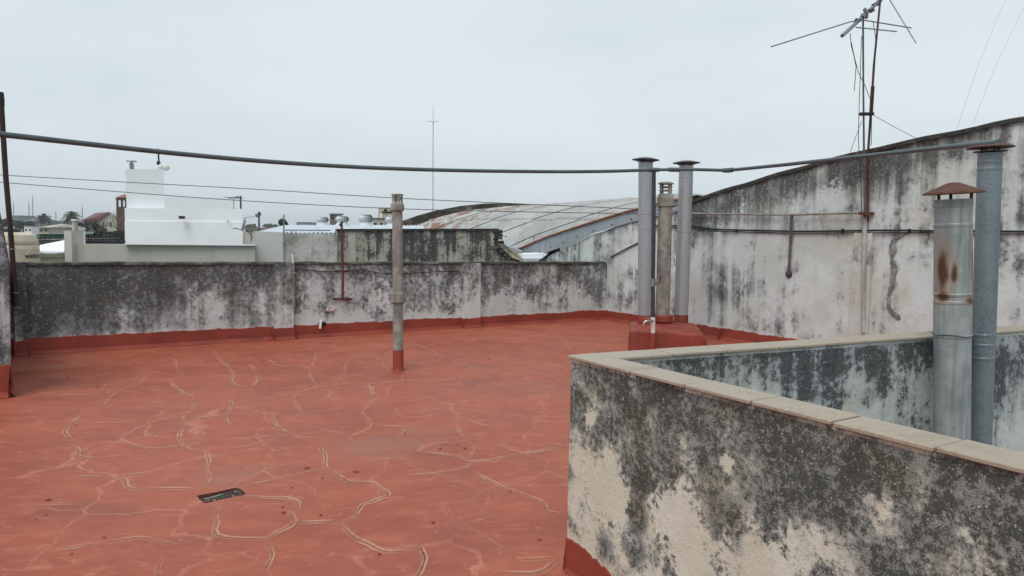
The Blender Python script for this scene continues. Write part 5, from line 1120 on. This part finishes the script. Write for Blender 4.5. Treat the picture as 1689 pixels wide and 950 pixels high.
# ------------------------------------------------------------------ poles, masts and wires
up = thing('utility_pole', 'wooden utility pole with crossarm right of the satellite dish', 'pole', base_of(427, 428, 95))
mb = MB(); q = P(427, 349, 95); mb.tube([V(q.x, q.y, ROOFZ), q], [.17, .12], 8); mb.build('pole', M_bark, up)
mb = MB(); mb.bar(P(422, 357.5, 94.8), P(430, 355, 95.0), .13, .16); mb.bar(P(423, 354, 94.8), P(428, 352.5, 95), .10, .1); mb.build('crossarm', M_bark, up)
for x, y in ((422.5, 356), (426, 355), (429.5, 353.5)): mb = MB(); mb.lathe(P(x, y, 94.8), [(.10, 0), (.12, .15), (.05, .22), (0, .23)], 8); mb.build('insulator', M_iron, up)
def lattice(label, x, yt, yb, Y, w, xt=None, bare=False):
    a = P(x, yb, Y); a.z = ROOFZ; b = P(xt or x, yt, Y); o = thing('radio_mast', label, 'mast', a); mb = MB(); n = 26 if not bare else 10
    for k in range(3):
        an = k * 2.094; mb.bar(a + V(math.cos(an), math.sin(an), 0) * w, b + V(math.cos(an), math.sin(an), 0) * w * .6 - V(0, 0, (b.z - a.z) * .10), w * .24)
    for j in range(n):
        t_ = j / n * .9; p0 = a.lerp(b, t_); p1 = a.lerp(b, t_ + .9 / n); s_ = w * (1 - .4 * t_)
        for k in range(3):
            a0 = k * 2.094; a1 = a0 + 2.094; mb.bar(p0 + V(math.cos(a0), math.sin(a0), 0) * s_, p1 + V(math.cos(a1), math.sin(a1), 0) * s_, w * .14)
    mb.build('lattice', M_wire, o); mb = MB(); mb.bar(a.lerp(b, .88), b, w * .4); tp = mb.build('top_rod', M_wire, o)
    if not bare: mb = MB(); q = P(x - 9, 200.5, Y); mb.bar(q, P(x + 9, 200.5, Y), .09); mb.build('side_arm', M_wire, o)
lattice('tall thin lattice radio mast rising behind the vaulted roof', 714, 174, 380, 210, .20, 714.5)
for i, (x, yt, Y) in enumerate(((22, 330, 420), (47.5, 330, 400), (53.5, 320, 420), (92, 347, 380), (135.5, 337, 360))):
    lattice(('faint mast on the skyline next to the leaning pole', 'shorter faint mast of the pair left of the palms', 'taller faint mast of the pair left of the palms', 'low faint mast between the two palms', 'faint mast between the right-hand palm and the church')[i], x, yt, 380, Y, .30, None, True)
YW0, YW1 = 13.0, RW(1150, 350).y - .1
for i, (pts, lab) in enumerate(((((-60, 284.5), (0, 288.5), (200, 300), (420, 312), (660, 327), (900, 338), (1056, 345), (1145, 350)), 'upper of two thin service cables crossing the sky'), (((-60, 296), (0, 300.5), (200, 316.5), (400, 331), (650, 344), (900, 350), (1056, 352.5), (1145, 353)), 'lower of two thin service cables crossing the sky'))):
    mb = MB(); mb.tube(cat_curve([P(x, y, YW0 + (YW1 - YW0) * (x + 60) / 1205) for x, y in pts], .5), .0065, 5); tag(mb.build('service_cable', M_wire, origin=None), lab, 'cable')
mb = MB(); mb.tube([P(375, 364, 19), P(420, 357, 60), P(427, 355.5, 94), ], .012, 4); tag(mb.build('street_wire', M_wire), 'thin wire from the white building to the utility pole', 'wire')
mb = MB(); mb.tube(cat_curve([RW(1008, 424, .02), RW(1030, 412, .02), RW(1060, 397, .02)], .1), .012, 6); tag(mb.build('wall_lead', M_black), 'short black cable slanting up the gable wall beside the corner pier', 'cable')

# ------------------------------------------------------------------ moist air over the town
mb = MB(); mb.hexa([V(-2050, -550, ROOFZ - 1), V(2050, -550, ROOFZ - 1), V(2050, 3050, ROOFZ - 1), V(-2050, 3050, ROOFZ - 1), V(-2050, -550, 40), V(2050, -550, 40), V(2050, 3050, 40), V(-2050, 3050, 40)])
hm = bpy.data.materials.new('moist_air'); hm.use_nodes = True; ht = hm.node_tree; ht.nodes.clear()
ho = ht.nodes.new('ShaderNodeOutputMaterial'); hv = ht.nodes.new('ShaderNodeVolumePrincipled')
hv.inputs['Color'].default_value = (.94, .97, 1.0, 1); hv.inputs['Density'].default_value = .0004; hv.inputs['Anisotropy'].default_value = .0
ht.links.new(hv.outputs[0], ho.inputs['Volume'])
tag(mb.build('haze', hm), kind='stuff')
